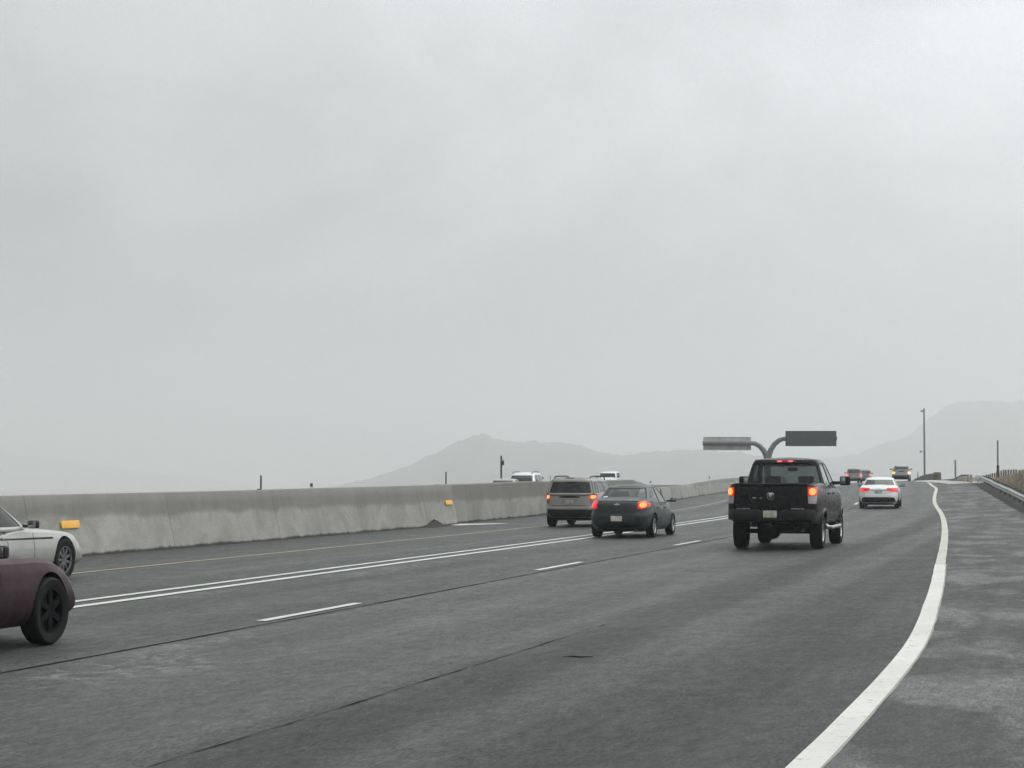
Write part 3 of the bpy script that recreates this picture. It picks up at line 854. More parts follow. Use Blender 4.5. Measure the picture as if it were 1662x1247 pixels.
def taillight(root, body, top, bot, lens, bulb=None, bulb_c=None, br=.05, bz=1.0):
    """mirrored pair: lens follows the rear corner, a lit bulb sits in it"""
    for sd in (1, -1):
        l = draped('taillight', body.rear, [(sd * x, z) for x, z in top], [(sd * x, z) for x, z in bot], M[lens], root, (0, -1, 0), .012, .04, 10, 5)
        if bulb:
            bx, bzz = bulb_c; tp = [(sd * (bx + br * math.cos(a)), bzz + br * bz * abs(math.sin(a))) for a in [PI * k / 8 for k in range(9)]]
            bt = [(x, 2 * bzz - z) for x, z in tp]
            b_ = bulb if isinstance(bulb, str) else bulb[0 if sd < 0 else 1]
            draped('bulb', body.rear, tp, bt, M[b_], None, (0, -1, 0), .017, .01, 8, 4).parent = l
def plate(root, body, xc, z0, z1, w, mat='plate'):
    p = body.rear(xc, (z0 + z1) / 2)
    o = MB().box((xc, p[1] - .012, (z0 + z1) / 2), (w, .012, z1 - z0), .008).build('number_plate', M[mat], root)
    return o

def place(name, label, cat, X, D, hd=None, onc=False, group=None, dz=0.0):
    s, t = st(X, D); th = heading(s) if hd is None else hd
    gr = math.atan((gz(s + 1.5, t) - gz(s - 1.5, t)) / 3)
    z = gz(s, t)
    o = empty(name, (X, D, z + dz), (-th if not onc else PI - th), gr if not onc else -gr)
    return tag(o, label, cat, group)

# ---------- black pickup
def pickup(root):
    L, W = 5.95, 1.045
    rows = [(0, .90, -.10, -.10), (.10, .965, -.04, -.02), (.28, 1.0, 0, 0), (.55, 1.0, 0, .02), (.75, .985, 0, 0), (.93, .965, -.01, -.03), (1, .93, -.03, -.09)]
    zt = [(-2.98, 1.50), (-1.2, 1.50), (-.75, 1.46), (.8, 1.40), (1.3, 1.39), (2.3, 1.33), (2.98, 1.18)]
    zb = [(-2.98, .66), (-2.4, .60), (2.5, .52), (2.98, .45)]
    B = Body(L, W, rows, zt, zb, nr=13, nf=6, crown=.05)
    wr, yr, yf = .40, -1.62, 2.05
    B.build('body', M['black_paint'], root, [(0, yr, wr), (0, yf, wr)], .50, .34, cut=[((0, -1.86, 1.55), (1.70, 2.0, .9))])
    cabin(root, dict(zb=1.40, zr=2.075, h0=.14, h1=.84, w0=.98, w1=.775, yr0=-.82, yr1=-.60, yf0=1.48, yf1=.62, n=9, rear=.90, front=.90,
                     wins=[(-.84, -.10), (-.04, .70)], glass=('glass_rear', 'glass_clear', 'glass_mid'), crown=.05, pr=1.0, drop_f=.05, drop_r=.01, rr=.03, rw=.035), M['black_paint'])
    seats(root, (-.25, .55), 1.10, .50, .40)
    box_part(root, 'dashboard', (0, 1.15, 1.43), (1.6, .35, .10), 'seat', .05)
    box_part(root, 'rearview_mirror', (0, .72, 1.84), (.24, .05, .09), 'plastic', .02)
    # tailgate with a spoiler lip, emblem, small badges
    draped('tailgate', B.rear, [(-.81, 1.475), (.81, 1.475)], [(-.81, .985), (.81, .985)], M['black_paint'], root, (0, -1, 0), .012, .03, 14, 6)
    tg = [o for o in root.children if o.name.startswith('tailgate')][-1]
    box_part(root, 'tailgate_lip', (0, -2.98, 1.495), (1.66, .10, .045), 'plastic', .018)
    h_ = MB().box((0, -3.005, 1.33), (.26, .012, .07), .01).build('gate_handle', M['plastic'], tg)
    # shield with a horned head in relief
    yb = B.rear(0, 1.24)[1] - .014
    out_ = [(-.088, .075), (-.055, .098), (.055, .098), (.088, .075), (.08, -.05), (.045, -.098), (-.045, -.098), (-.08, -.05)]
    vs = [(x, yb, 1.235 + z) for x, z in out_] + [(x, yb - .018, 1.235 + z) for x, z in [(a * .97, b * .97) for a, b in out_]]
    em = mesh_obj('emblem', vs, [tuple(range(8)), tuple(range(8, 16))] + [(i, (i+1) % 8, 8 + (i+1) % 8, 8 + i) for i in range(8)], M['chrome'], tg, smooth=False)
    vs = [(x * .86, yb - .020, 1.235 + z * .86) for x, z in out_] + [(x * .86, yb - .012, 1.235 + z * .86) for x, z in out_]
    mesh_obj('shield_field', vs, [tuple(range(8)), tuple(range(8, 16))] + [(i, (i+1) % 8, 8 + (i+1) % 8, 8 + i) for i in range(8)], M['plastic'], em, smooth=False)
    mb = MB()
    for sd in (1, -1):
        mb.tube([(sd * .012, yb - .022, 1.29), (sd * .045, yb - .024, 1.298), (sd * .066, yb - .024, 1.272), (sd * .058, yb - .024, 1.235), (sd * .038, yb - .022, 1.228)], [.012, .013, .011, .008, .004], 8)
    mb.poly([(-.03, yb - .022, 1.305), (.03, yb - .022, 1.305), (.026, yb - .022, 1.21), (.010, yb - .022, 1.165), (-.010, yb - .022, 1.165), (-.026, yb - .022, 1.21), (0, yb - .036, 1.22)], [(0, 1, 6), (1, 2, 6), (2, 3, 6), (3, 4, 6), (4, 5, 6), (5, 0, 6), (0, 5, 4, 3, 2, 1)])
    mb.build('ram_head', M['chrome'], em)
    for x, z, w, h in ((-.37, 1.185, .07, .022), (-.22, 1.18, .05, .014), (.34, 1.205, .12, .012)):
        MB().box((x, B.rear(x, z)[1] - .016, z), (w, .008, h), .003).build('badge', M['chrome'] if w < .1 else M['dark_alloy'], tg)
    # lamps
    taillight(root, B, [(.835, 1.43), (1.0, 1.43)], [(.835, 1.235), (1.004, 1.235)], 'lens_red', 'bulb_amber', (.922, 1.33), .062, 1.3)
    for sd in (1, -1):
        draped('reverse_light', B.rear, [(sd * .835, 1.23), (sd * 1.004, 1.23)], [(sd * .845, 1.06), (sd * 1.0, 1.06)], M['lens_pale'], root, (0, -1, 0), .012, .03, 8, 4)
    hb = MB().box((0, -.585, 2.03), (.44, .05, .05), .012).build('brake_light', M['chmsl'], root)
    for x in (-.13, .13): MB().box((x, -.612, 2.03), (.1, .01, .034), .004).build('bulb', M['bulb_pink'], hb)
    # bumper, step pads, plate, hitch
    prof = [(-.02, .70), (-.10, .69), (-.125, .74), (-.125, .86), (-.10, .925), (-.02, .935)]
    xs = [0.995 * q / .965 for q in (-.965, -.96, -.93, -.88, -.8, -.45, -.3, -.2, .2, .3, .45, .8, .88, .93, .96, .965)]; vs = []; fs = []
    for x in xs:
        back = -2.98 + .30 * (max(0, abs(x) - .80) / .20) ** 2; dip = -.05 if abs(x) <= .3 else 0
        for a, z in prof: vs.append((x, back + a, z + (dip if z > .8 else 0)))
    n = len(prof); fs = [(i*n + j, i*n + (j+1) % n, (i+1)*n + (j+1) % n, (i+1)*n + j) for i in range(len(xs) - 1) for j in range(n)] + [tuple(range(n)), tuple(range((len(xs)-1)*n, len(xs)*n))]
    bp = mesh_obj('rear_bumper', vs, fs, M['bumper'], root, sharp=30)
    MB().box((0, -3.112, .825), (.31, .012, .16), .01).build('number_plate', M['plate'], root)
    MB().box((0, -3.075, .70), (.62, .15, .05), .015).build('step_plate', M['bumper'], bp)
    for sd in (1, -1): MB().box((sd * .62, -3.03, .945), (.30, .10, .016), .006).build('step_pad', M['alloy'] , bp)
    MB().box((0, -2.95, .585), (.09, .3, .09), .01).box((-.02, -3.02, .56), (.16, .05, .05), .01).build('tow_hitch', M['plastic'], root)
    # chassis, axle, exhaust
    mb = MB()
    for sd in (.42, -.42): mb.box((sd, 0, .60), (.10, 5.4, .16), .02)
    mb.box((0, .6, .56), (.9, 2.6, .25), .06).ball((-.1, -2.3, .56), .30, (1.15, 1, .38)); mb.build('chassis', M['interior'], root)
    MB().cyl((-.82, yr, wr), (.82, yr, wr), .055).ball((-.16, yr, wr - .01), .19, (1, .9, .95)).cyl((-.16, yr, wr + .05), (-.16, .6, .55), .05).build('rear_axle', M['interior'], root)
    MB().cyl((-.75, yf, wr), (.75, yf, wr), .05).ball((.2, yf, wr), .17).build('front_axle', M['interior'], root)
    MB().tube([(.32, .5, .55), (.34, -1.0, .54), (.40, -1.9, .52), (.62, -2.5, .47), (.70, -2.75, .45)], .045).build('exhaust_pipe', M['dark_alloy'], root)
    for y in (yr, yf):
        for sd in (1, -1): wheel(root, sd * .885, y, wr, .285, .24, 'truck', 5)
    for sd in (1, -1):
        MB().tube([(sd * .98, 1.3, .50), (sd * 1.08, 1.2, .47), (sd * 1.09, -.75, .47), (sd * .98, -.85, .50)], .045, 10).build('side_step', M['alloy'] if sd > 0 else M['plastic'], root)
    for sd in (1, -1): mirror_part(root, sd * 1.235, 1.02, 1.56, .26, .22, .14, 'plastic', arm=.24, gw=.5, gx=-sd * .055)
    seams(root, B, (-.75, .22, 1.22), .62, 1.42); handles(root, B, (-.62, .36), 1.27, 'plastic')
    # wheel-arch flares
    for y in (yr, yf):
        for sd in (1, -1):
            pts = [Vector(B.side(sd)(y + .515 * math.cos(a), max(wr + .515 * math.sin(a), .55))) + Vector((sd * .008, 0, 0)) for a in [PI * k / 16 for k in range(17)]]
            MB().tube(pts, .03, 8).build('arch_flare', M['black_paint'], root)
M['bumper'] = plain('bumper_grimy', (0.015, 0.0145, 0.0135), .5, .35, 5, spec=.25)

# ---------- generic car
SED_ROWS = [(0, .88, -.16, -.14), (.10, .94, -.05, -.05), (.22, .985, 0, 0), (.40, 1.0, .0, .0), (.52, 1.0, -.01, -.03), (.58, .995, -.035, -.06), (.80, .975, -.06, -.14), (.93, .945, -.09, -.24), (1, .88, -.15, -.34)]
SUV_ROWS = [(0, .90, -.12, -.14), (.10, .96, -.03, -.05), (.22, .99, 0, 0), (.42, 1.0, 0, 0), (.46, 1.0, -.05, -.03), (.75, .99, -.07, -.08), (.92, .965, -.09, -.16), (1, .92, -.12, -.24)]
def sedan(root, pm, trim='plastic', g=('glass_mid', 'glass_mid', 'glass_mid'), W=.865, L=4.58, H=1.44, deck=1.02, belt=.93, hood=.86, wheel_r=.315, spk=5, rim='alloy', rear_end=-1.35, yr=None, yf=None, nf=3.2, nr=5.0, mirror=None, zb0=.22, cs=0.0, h1=.93, nose=.14, rear=.83):
    l2 = L / 2; yr = -l2 + 1.0 if yr is None else yr; yf = l2 - .93 if yf is None else yf
    zt = [(-l2, deck - .06), (-l2 + .25, deck - .045), (rear_end - .1, deck + .045), (-.6 - cs, belt + .03), (.6 - cs, belt), (1.15 - cs, belt - .02), (1.7 - cs * .5, hood), (l2 - .3, hood - nose), (l2, hood - nose * 1.8)]
    zb = [(-l2, zb0 + .06), (-l2 + .5, zb0), (l2 - .6, zb0 - .02), (l2, zb0)]
    B = Body(L, W, SED_ROWS, zt, zb, nr=nr, nf=nf, crown=.045)
    B.build('body', pm, root, [(0, yr, wheel_r), (0, yf, wheel_r)], wheel_r + .055, .26)
    pos = cabin(root, dict(zb=belt - .03, zr=H - .035, h0=.13, h1=h1, w0=W * .93, w1=W * .68, yr0=rear_end - .38, yr1=rear_end + .45, yf0=1.22 - cs, yf1=.28 - cs, n=4.6, rear=rear, front=.88, rr=.05,
                     wins=[(-.62, -.10), (-.04, .66)], glass=g, crown=.035, pr=1.05, drop_r=.045, drop_f=.05), pm)
    seats(root, (-.72 - cs * .3, .32 - cs), belt - .36, .60, .34)
    box_part(root, 'dashboard', (0, .95 - cs, belt - .0), (W * 1.5, .35, .14), 'seat', .05)
    box_part(root, 'parcel_shelf', (0, rear_end + .12, belt + .02), (W * 1.5, .5, .05), 'seat', .02)
    for y in (yr, yf):
        for sd in (1, -1): wheel(root, sd * (W - .115), y, wheel_r, .205, wheel_r * .66, 'car', spk, rim)
    for sd in (1, -1): mirror_part(root, sd * (W + .095), .78 - cs, belt + .07, .17, .125, .11, mirror or pm, arm=.09)
    seams(root, B, (-.95, -.05 - cs * .6, 1.0 - cs), zb0 + .16, belt - .02); handles(root, B, (-.80, .12 - cs), belt - .13, pm)
    MB().box((0, -.1, zb0 + .03), (W * 1.5, L * .78, .16), .05).cyl((-W * .8, yr, wheel_r), (W * .8, yr, wheel_r), .04).build('underbody', M['interior'], root)
    root['_'] = 0; del root['_']
    B.cab = pos; return B
def suv(root, pm, g=('glass_dark', 'glass_mid', 'glass_dark'), W=.88, L=4.4, H=1.64, belt=1.06, hood=1.03, wheel_r=.345, rear_slope=.28, rails=True, spk=5, nr=7.0, mirror='plastic', zb0=.30, roof_w=.78, pfront=.5, rail_mat='plastic'):
    l2 = L / 2; yr, yf = -l2 + .85, l2 - .88
    zt = [(-l2, belt - .02), (-l2 + .3, belt + .01), (.7, belt), (1.15, belt - .02), (1.6, hood - .02), (l2 - .3, hood - .07), (l2, hood - .2)]
    zb = [(-l2, zb0 + .02), (-l2 + .5, zb0), (l2 - .5, zb0), (l2, zb0)]
    B = Body(L, W, SUV_ROWS, zt, zb, nr=nr, nf=4.6, crown=.04)
    B.build('body', pm, root, [(0, yr, wheel_r), (0, yf, wheel_r)], wheel_r + .06, .27)
    cabin(root, dict(zb=belt - .03, zr=H - .04, h0=.12, h1=.80, w0=W * .955, w1=W * roof_w, yr0=-l2 + .06, yr1=-l2 + .06 + rear_slope, yf0=1.25, yf1=pfront, n=7.5, rear=.86, front=.88,
                     wins=[(-.90, -.52), (-.46, .06), (.11, .72)], glass=g, crown=.045, pr=1.0, drop_r=.02, drop_f=.05, rr=.05), pm)
    seats(root, (-.75, .35), belt - .40, .62, .36)
    box_part(root, 'dashboard', (0, 1.0, belt), (W * 1.55, .35, .14), 'seat', .05)
    for y in (yr, yf):
        for sd in (1, -1): wheel(root, sd * (W - .115), y, wheel_r, .22, wheel_r * .64, 'suv', spk)
    for sd in (1, -1): mirror_part(root, sd * (W + .10), .86, belt + .09, .19, .155, .12, mirror, arm=.1)
    if rails:
        for sd in (1, -1):
            x = sd * W * (roof_w - .10)
            MB().tube([(x, -l2 + .45, H - .09), (x, -l2 + .53, H + .0), (x, -l2 + .8, H + .022), (x, -.2, H + .025), (x, .35, H + .0), (x, .45, H - .09)], .022, 8).build('roof_rail', M[rail_mat], root)
    seams(root, B, (-1.1, -.1, 1.0), zb0 + .2, belt - .02); handles(root, B, (-.92, .08), belt - .15, 'plastic')
    MB().box((0, -.05, zb0 + .0), (W * 1.4, L * .8, .18), .05).cyl((-W * .8, yr, wheel_r), (W * .8, yr, wheel_r), .045).ball((0, yr, wheel_r - .02), .12).build('underbody', M['interior'], root)
    return B

# black pickup ahead in the right lane
r = place('pickup_truck', 'black four door pickup with lit tail lamps and muddy rear bumper', 'pickup', 6.665, 47.4)
pickup(r)

# slate sedan
r = place('sedan_car', 'dark slate grey sedan with a white sticker in the rear window', 'car', px(999.5, 52.8) + 2.29 * .272, 52.8 + 2.2)
B = sedan(r, M['slate_paint'], g=('glass_sedan', 'glass_clear', 'glass_sedan'), rim='alloy')
taillight(r, B, [(.55, .985), (.68, 1.0), (.795, .955)], [(.555, .80), (.65, .775), (.80, .85)], 'lens_red', ('bulb_red', 'bulb_amber'), (.665, .885), .075, .85)
plate(r, B, 0, .46, .60, .31, 'plate_hi')
draped('trunk_lid', B.rear, [(-.54, .955), (.54, .955)], [(-.48, .70), (.48, .70)], M['slate_paint'], r, (0, -1, 0), .006, .02, 12, 5)
yb = B.rear(0, .905)[1] - .012
MB().box((0, yb, .905), (.16, .014, .034), .008).box((0, yb, .905), (.058, .016, .058), .008).build('emblem', M['chrome'], r)
draped('trunk_seam', B.rear, [(-.5, .700), (.5, .700)], [(-.5, .684), (.5, .684)], M['interior'], r, (0, -1, 0), .003, .01, 10, 1)
draped('lower_valance', B.rear, [(-.6, .37), (.6, .37)], [(-.58, .30), (.58, .30)], M['plastic'], r, (0, -1, 0), .004, .02, 10, 3)
MB().tube([(.45, -1.6, .22), (.5, -2.24, .21)], .03, 10).build('exhaust_pipe', M['dark_alloy'], r)
draped('sticker', lambda a, b: B.cab(a, -(1 - abs(a) ** 4.6) ** (1 / 4.6), b, .0), [(-.79, .44), (-.61, .44)], [(-.79, .32), (-.61, .32)], M['sticker'], r, (0, -1, 0), .004, .004, 4, 3)
MB().tube([Vector(B.rear(x, .985)) + Vector((0, .035, .012)) for x in [-.62 + 1.24 * k / 12 for k in range(13)]], [.006] + [.016] * 11 + [.006], 8).build('trunk_edge_sheen', M['lip_sheen'], r)  # thin lip added in a paler tone as the edge's sky reflection

# tan boxy suv
r = place('suv_car', 'light tan boxy suv with dark rear glass and black lower bumper', 'suv', px(922, 63.6) + 2.2 * .272, 63.6 + 2.12)
B = suv(r, M['tan_paint'], W=.875, L=4.4, H=1.62, belt=1.07, rear_slope=.25)
taillight(r, B, [(.64, 1.05), (.825, 1.05)], [(.64, .91), (.825, .91)], 'lens_red', 'bulb_amber', (.735, .98), .064, 1.0)
for sd in (1, -1):
    draped('lower_taillight', B.rear, [(sd * .66, .905), (sd * .82, .905)], [(sd * .69, .76), (sd * .81, .76)], M['lens_dull'], r, (0, -1, 0), .012, .03, 6, 4)
draped('bumper_cladding', B.rear, [(-.86, .575), (.86, .575)], [(-.80, .335), (.80, .335)], M['plastic'], r, (0, -1, 0), .012, .03, 14, 5)
draped('handle_trim', B.rear, [(-.34, .99), (0, 1.01), (.34, .99)], [(-.34, .955), (0, .945), (.34, .955)], M['plastic'], r, (0, -1, 0), .014, .02, 10, 2)
draped('tailgate_seam', B.rear, [(-.62, .70), (.62, .70)], [(-.62, .685), (.62, .685)], M['interior'], r, (0, -1, 0), .004, .01, 10, 1)
draped('plate_recess', B.rear, [(-.27, .91), (.27, .91)], [(-.24, .745), (.24, .745)], M['tan_shadow'] if 'tan_shadow' in M else M['tan_paint'], r, (0, -1, 0), .010, .02, 8, 4)  # raised plate in darker tan; the recess shade is in its colour
plate(r, B, 0, .765, .885, .30, 'plate_grey' if 'plate_grey' in M else 'plate')
MB().box((0, -2.07, 1.585), (.30, .05, .03), .01).build('brake_light', M['interior'], r)

# white sedan further on
r = place('sedan_car', 'white sedan with broad red tail lamps and dark lower bumper', 'car', px(1424, 89.3) + .55, 89.3 + 2.28)
B = sedan(r, M['white_paint'], W=.90, L=4.70, H=1.42, deck=1.0, belt=.93, rear_end=-1.32, mirror='plastic', rim='dark_alloy', h1=.87, rear=.90, wheel_r=.33, spk=10, nr=5.5, g=('glass_black', 'glass_mid', 'glass_dark'))
taillight(r, B, [(.37, .93), (.60, .95), (.84, .93)], [(.39, .83), (.60, .80), (.85, .75)], 'lens_red', 'bulb_red', (.70, .845), .05, .7)
draped('diffuser', B.rear, [(-.72, .50), (-.6, .53), (.6, .53), (.72, .50)], [(-.76, .31), (.76, .31)], M['plastic'], r, (0, -1, 0), .008, .03, 14, 4)
draped('lid_crease', B.rear, [(-.36, .855), (.36, .855)], [(-.36, .835), (.36, .835)], M['plastic'], r, (0, -1, 0), .004, .01, 8, 1)
plate(r, B, 0, .70, .82, .33, 'plate')
yb = B.rear(0, .905)[1] - .012
mb = MB()
for x in (-.09, -.03, .03, .09):
    mb.tube([(x + .034 * math.cos(a), yb, .90 + .034 * math.sin(a)) for a in [2*PI*k/16 for k in range(17)]], .005, 6)
mb.build('emblem', M['chrome'], r)

# two cars far ahead in the left lane, one silver suv in the right lane
r = place('suv_car', 'sage grey suv far ahead, left and nearer of the overlapping pair', 'suv', px(1385.5, 226), 226)
B = suv(r, M['sage_paint'], W=.90, H=1.68, rails=False)
taillight(r, B, [(.62, 1.16), (.86, 1.18)], [(.66, .74), (.86, .72)], 'bulb_pink', 'bulb_pink', (.76, .95), .07)
draped('bumper_cladding', B.rear, [(-.84, .52), (.84, .52)], [(-.80, .33), (.80, .33)], M['plastic'], r, (0, -1, 0), .012, .03, 12, 4)
plate(r, B, 0, .76, .88, .3)
r = place('hatchback_car', 'grey hatchback far ahead, right and farther of the overlapping pair', 'car', px(1402.5, 243), 243)
B = suv(r, M['gray_paint'], W=.88, H=1.62, rails=False, rear_slope=.45)
taillight(r, B, [(.50, 1.10), (.86, 1.14)], [(.52, .82), (.86, .80)], 'bulb_pink', 'bulb_pink', (.70, .97), .08)
draped('bumper_cladding', B.rear, [(-.84, .52), (.84, .52)], [(-.80, .33), (.80, .33)], M['plastic'], r, (0, -1, 0), .012, .03, 12, 4)
r = place('suv_car', 'silver suv with roof rack and yellow left tail lamp on the crest', 'suv', px(1462, 193), 193)
B = suv(r, M['silver_paint'], W=.90, H=1.60, belt=1.12, rear_slope=.45, roof_w=.72, rail_mat='galv')
for sd, bm_ in ((-1, 'bulb_yellow'), (1, 'bulb_white')):
    draped('taillight', B.rear, [(sd * .60, .98), (sd * .86, .98)], [(sd * .60, .76), (sd * .86, .74)], M[bm_], r, (0, -1, 0), .012, .04, 8, 5)
draped('bumper_cladding', B.rear, [(-.86, .62), (.86, .62)], [(-.80, .33), (.80, .33)], M['plastic'], r, (0, -1, 0), .012, .03, 14, 5)
draped('handle_trim', B.rear, [(-.35, 1.06), (0, 1.06), (.35, 1.06)], [(-.35, 1.02), (0, .95), (.35, 1.02)], M['plastic'], r, (0, -1, 0), .014, .02, 10, 2)
for sd in (1, -1): draped('upper_lens', B.rear, [(sd * .62, 1.10), (sd * .86, 1.12)], [(sd * .60, .99), (sd * .86, .99)], M['lens_dull'], r, (0, -1, 0), .012, .04, 8, 4)
for sd in (1, -1): MB().box((sd * .62, -1.4, 1.68), (.03, .9, .03), .01).build('roof_rail', M['plastic'], r)

# oncoming traffic beyond the wall
r = place('suv_car', 'white oncoming suv with roof rack showing above the concrete wall', 'suv', px(850, 124), 124, onc=True)
suv(r, M['white_paint'], g=('glass_dark', 'glass_dark', 'glass_dark'), H=1.80, belt=1.12, hood=1.12, W=.95, L=4.9, pfront=.35, roof_w=.74)
r = place('sedan_car', 'silver oncoming sedan with only roof and windscreen above the wall', 'car', px(819, 106), 106, onc=True)
sedan(r, M['silver_paint'], g=('glass_dark', 'glass_dark', 'glass_dark'), H=1.46)
r = place('delivery_truck', 'white oncoming truck cab seen above the wall beside the tan suv', 'truck', px(988, 200), 200, onc=True)
suv(r, M['white_paint'], g=('glass_dark', 'glass_dark', 'glass_dark'), H=1.92, belt=1.28, hood=1.24, W=.99, L=5.4, rails=False, roof_w=.82, pfront=.75, wheel_r=.4)

# cars overtaking on the left
r = place('sedan_car', 'pale pearl sedan passing close to the concrete wall, nose in view', 'car', -8.55, 31.15)
B = sedan(r, M['pearl_paint'], g=('glass_dark', 'glass_mid', 'glass_dark'), W=.91, L=4.9, H=1.41, belt=.87, hood=.80, nose=.09, wheel_r=.335, nf=5.4, spk=9, rim='mid_alloy', mirror='plastic', yf=1.42, yr=-1.38, cs=.62)
for sd in (1, -1):
    draped('side_trim', B.side(sd), [(-1.6, .74), (1.0, .72)], [(-1.6, .725), (1.0, .69)], M['plastic'], r, (sd, 0, 0), .004, .01, 16, 1)
    draped('headlight', B.side(sd), [(1.98, .70), (2.22, .66)], [(1.98, .62), (2.22, .60)], M['lens_pale'], r, (sd, 0, 0), .006, .02, 6, 3)
r = place('sedan_car', 'dusty maroon car in the near left lane, cut by the frame edge', 'car', -5.93, 19.05)
B = sedan(r, M['maroon_paint'], g=('glass_dark', 'glass_mid', 'glass_dark'), W=.91, L=4.74, H=1.46, belt=.92, hood=.87, nose=.15, wheel_r=.345, nf=4.6, spk=6, rim='black_alloy', mirror='plastic', yf=1.38, yr=-1.30, zb0=.25, cs=.62)
for sd in (1, -1):
    draped('headlight', B.side(sd), [(1.98, .68), (2.2, .64)], [(1.98, .60), (2.2, .57)], M['lens_pale'], r, (sd, 0, 0), .006, .02, 6, 3)

# ------------------------------------------------------------------ overhead sign on the median
Ds = 268.0
sx = px(1245.5, Ds); S_ = F / Ds
zpx = lambda y, D=Ds: CAMZ + (768 - y) * D / F
r = empty('overhead_sign', (sx, Ds, gz(*st(sx, Ds))))
tag(r, 'grey T shaped gantry with two sign boxes standing in the median', 'road sign')
base = Vector(r.location)
def loc(x, y, dy=0): return Vector((px(x, Ds), Ds + dy, zpx(y))) - base
rad = .42
MB().tube([(0, 0, -.3), (0, 0, 2.5), loc(1245.5, 745)], [.46, .44, .42], 20).box((0, 0, .3), (1.6, 1.4, 1.1), .05).build('column', M['pipe_grey'], r)
MB().tube([loc(1245.3, 748), loc(1243.5, 740), loc(1239, 731), loc(1232, 723.5), loc(1225, 720.2), loc(1218, 719.5), loc(1180, 719.5), loc(1140.5, 719.5)], [.42, .40, .37, .34, .32, .30, .30, .30], 16).build('arm', M['pipe_grey'], r)
MB().tube([loc(1246, 748), loc(1247.5, 740), loc(1251, 730), loc(1257, 721), loc(1265, 714.5), loc(1272, 712.5), loc(1300, 712), loc(1357, 712)], [.42, .40, .37, .34, .32, .30, .30, .30], 16).build('arm', M['pipe_grey'], r)
a, b = loc(1142.5, 709.5), loc(1219.5, 731)
o = MB().box(((a.x + b.x) / 2, .75, (a.z + b.z) / 2), (b.x - a.x, .7, a.z - b.z), .03).build('sign_box', M['sign_grey'], r); o['label'] = 'weathered grey back of the left sign box'
mb = MB()
for k in range(7): mb.box((a.x + .3 + (b.x - a.x - .6) * k / 6, .38, (a.z + b.z) / 2), (.09, .05, a.z - b.z - .1), .01)
for k in (0.02, .98): mb.box(((a.x + b.x) / 2, .385, a.z + (b.z - a.z) * k), (b.x - a.x, .06, .08), .01)
mb.build('rib', M['sign_grey'], o)
a, b = loc(1274, 700), loc(1355.5, 724.5)
o = MB().box(((a.x + b.x) / 2, -.62, (a.z + b.z) / 2), (b.x - a.x, .6, a.z - b.z), .03).build('sign_box', M['sign_dark'], r); o['label'] = 'dark blank face of the right sign box'
mb = MB(); cx_, cz_ = (a.x + b.x) / 2, (a.z + b.z) / 2; w_, h_ = b.x - a.x, a.z - b.z
for x, z, w, h in ((cx_, a.z - .05, w_, .1), (cx_, b.z + .05, w_, .1)): mb.box((x, -.945, z), (w, .06, h), .01)
for x in (a.x + .05, b.x - .05): mb.box((x, -.945, cz_), (.1, .058, h_ - .2), .01)
mb.build('frame', M['interior'], o)
MB().box((b.x + .06, -.62, cz_), (.14, .4, .5), .03).build('control_box', M['pipe_grey'], o)

# ------------------------------------------------------------------ poles and posts
def post(name, label, cat, x, ytop, D, w, mat, base=None, group=None, extra=None, taper=1.0):
    X = px(x, D); zt_ = zpx(ytop, D); zb_ = terr_z(D, X) if base is None else base
    r = empty(name, (X, D, zb_)); tag(r, label, cat, group)
    MB().cyl((0, 0, -.2), (0, 0, zt_ - zb_), w / 2, w / 2 * taper, 12).build('shaft', M[mat], r)
    if extra: extra(r, zt_ - zb_)
    return r
def e_lum(r, h):
    MB().tube([(0, 0, h - .3), (-.14, 0, h - .24), (-.2, 0, h - .3)], .05, 8).build('arm', M['pole_grey'], r)
    MB().box((-.26, 0, h - .34), (.26, .24, .2), .05).build('lamp_head', M['pole_grey'], r)
    MB().box((0, 0, .25), (.5, .5, .5), .04).build('base', M['pole_grey'], r)
    MB().box((-1.5 * .3, 0, h * .42), (.22, .12, .22), .03).box((-.2, 0, h * .42), (.3, .05, .05), .01).build('sensor', M['pole_grey'], r)
post('light_pole', 'tall grey light pole behind the low barrier on the right', 'pole', 1500, 663, 236, .25, 'pole_grey', extra=e_lum, taper=.7)
post('utility_pole', 'short grey pole between the light pole and the guardrail', 'pole', 1550, 747, 262, .24, 'pole_grey')
def e_sleeve(r, h): MB().cyl((0, 0, -.1), (0, 0, h * .34), .11, .11, 12).build('sleeve', M['pole_dark'], r)
post('utility_pole', 'thin dark pole standing among the fence posts on the right', 'pole', 1619, 715, 158, .13, 'pole_grey', extra=e_sleeve)
post('utility_pole', 'faint small post left of the tall light pole', 'pole', 1489, 766, 330, .16, 'pole_grey')
def e_foot(r, h): MB().box((-.12, 0, h - .68), (.16, .05, .06), .01).build('bracket', M['pole_dark'], r)
post('marker_post', 'dark post above the wall, leftmost of the posts beyond it', 'post', 424, 772, 96, .085, 'pole_dark', base=0, extra=e_foot)
post('marker_post', 'dark post above the wall under the left slope of the hill', 'post', 724, 766, 127, .09, 'pole_dark', base=0)
def e_box(r, h):
    MB().box((.13, -.02, h - .52), (.16, .14, .32), .02).build('meter_box', M['pole_dark'], r)
    MB().cyl((.17, 0, h - .36), (.17, 0, h - .22), .015).build('conduit', M['pole_dark'], r)
post('utility_pole', 'brown wooden pole with a small box beside the oncoming suv', 'pole', 813.5, 740, 140, .13, 'wood', base=0, extra=e_box)
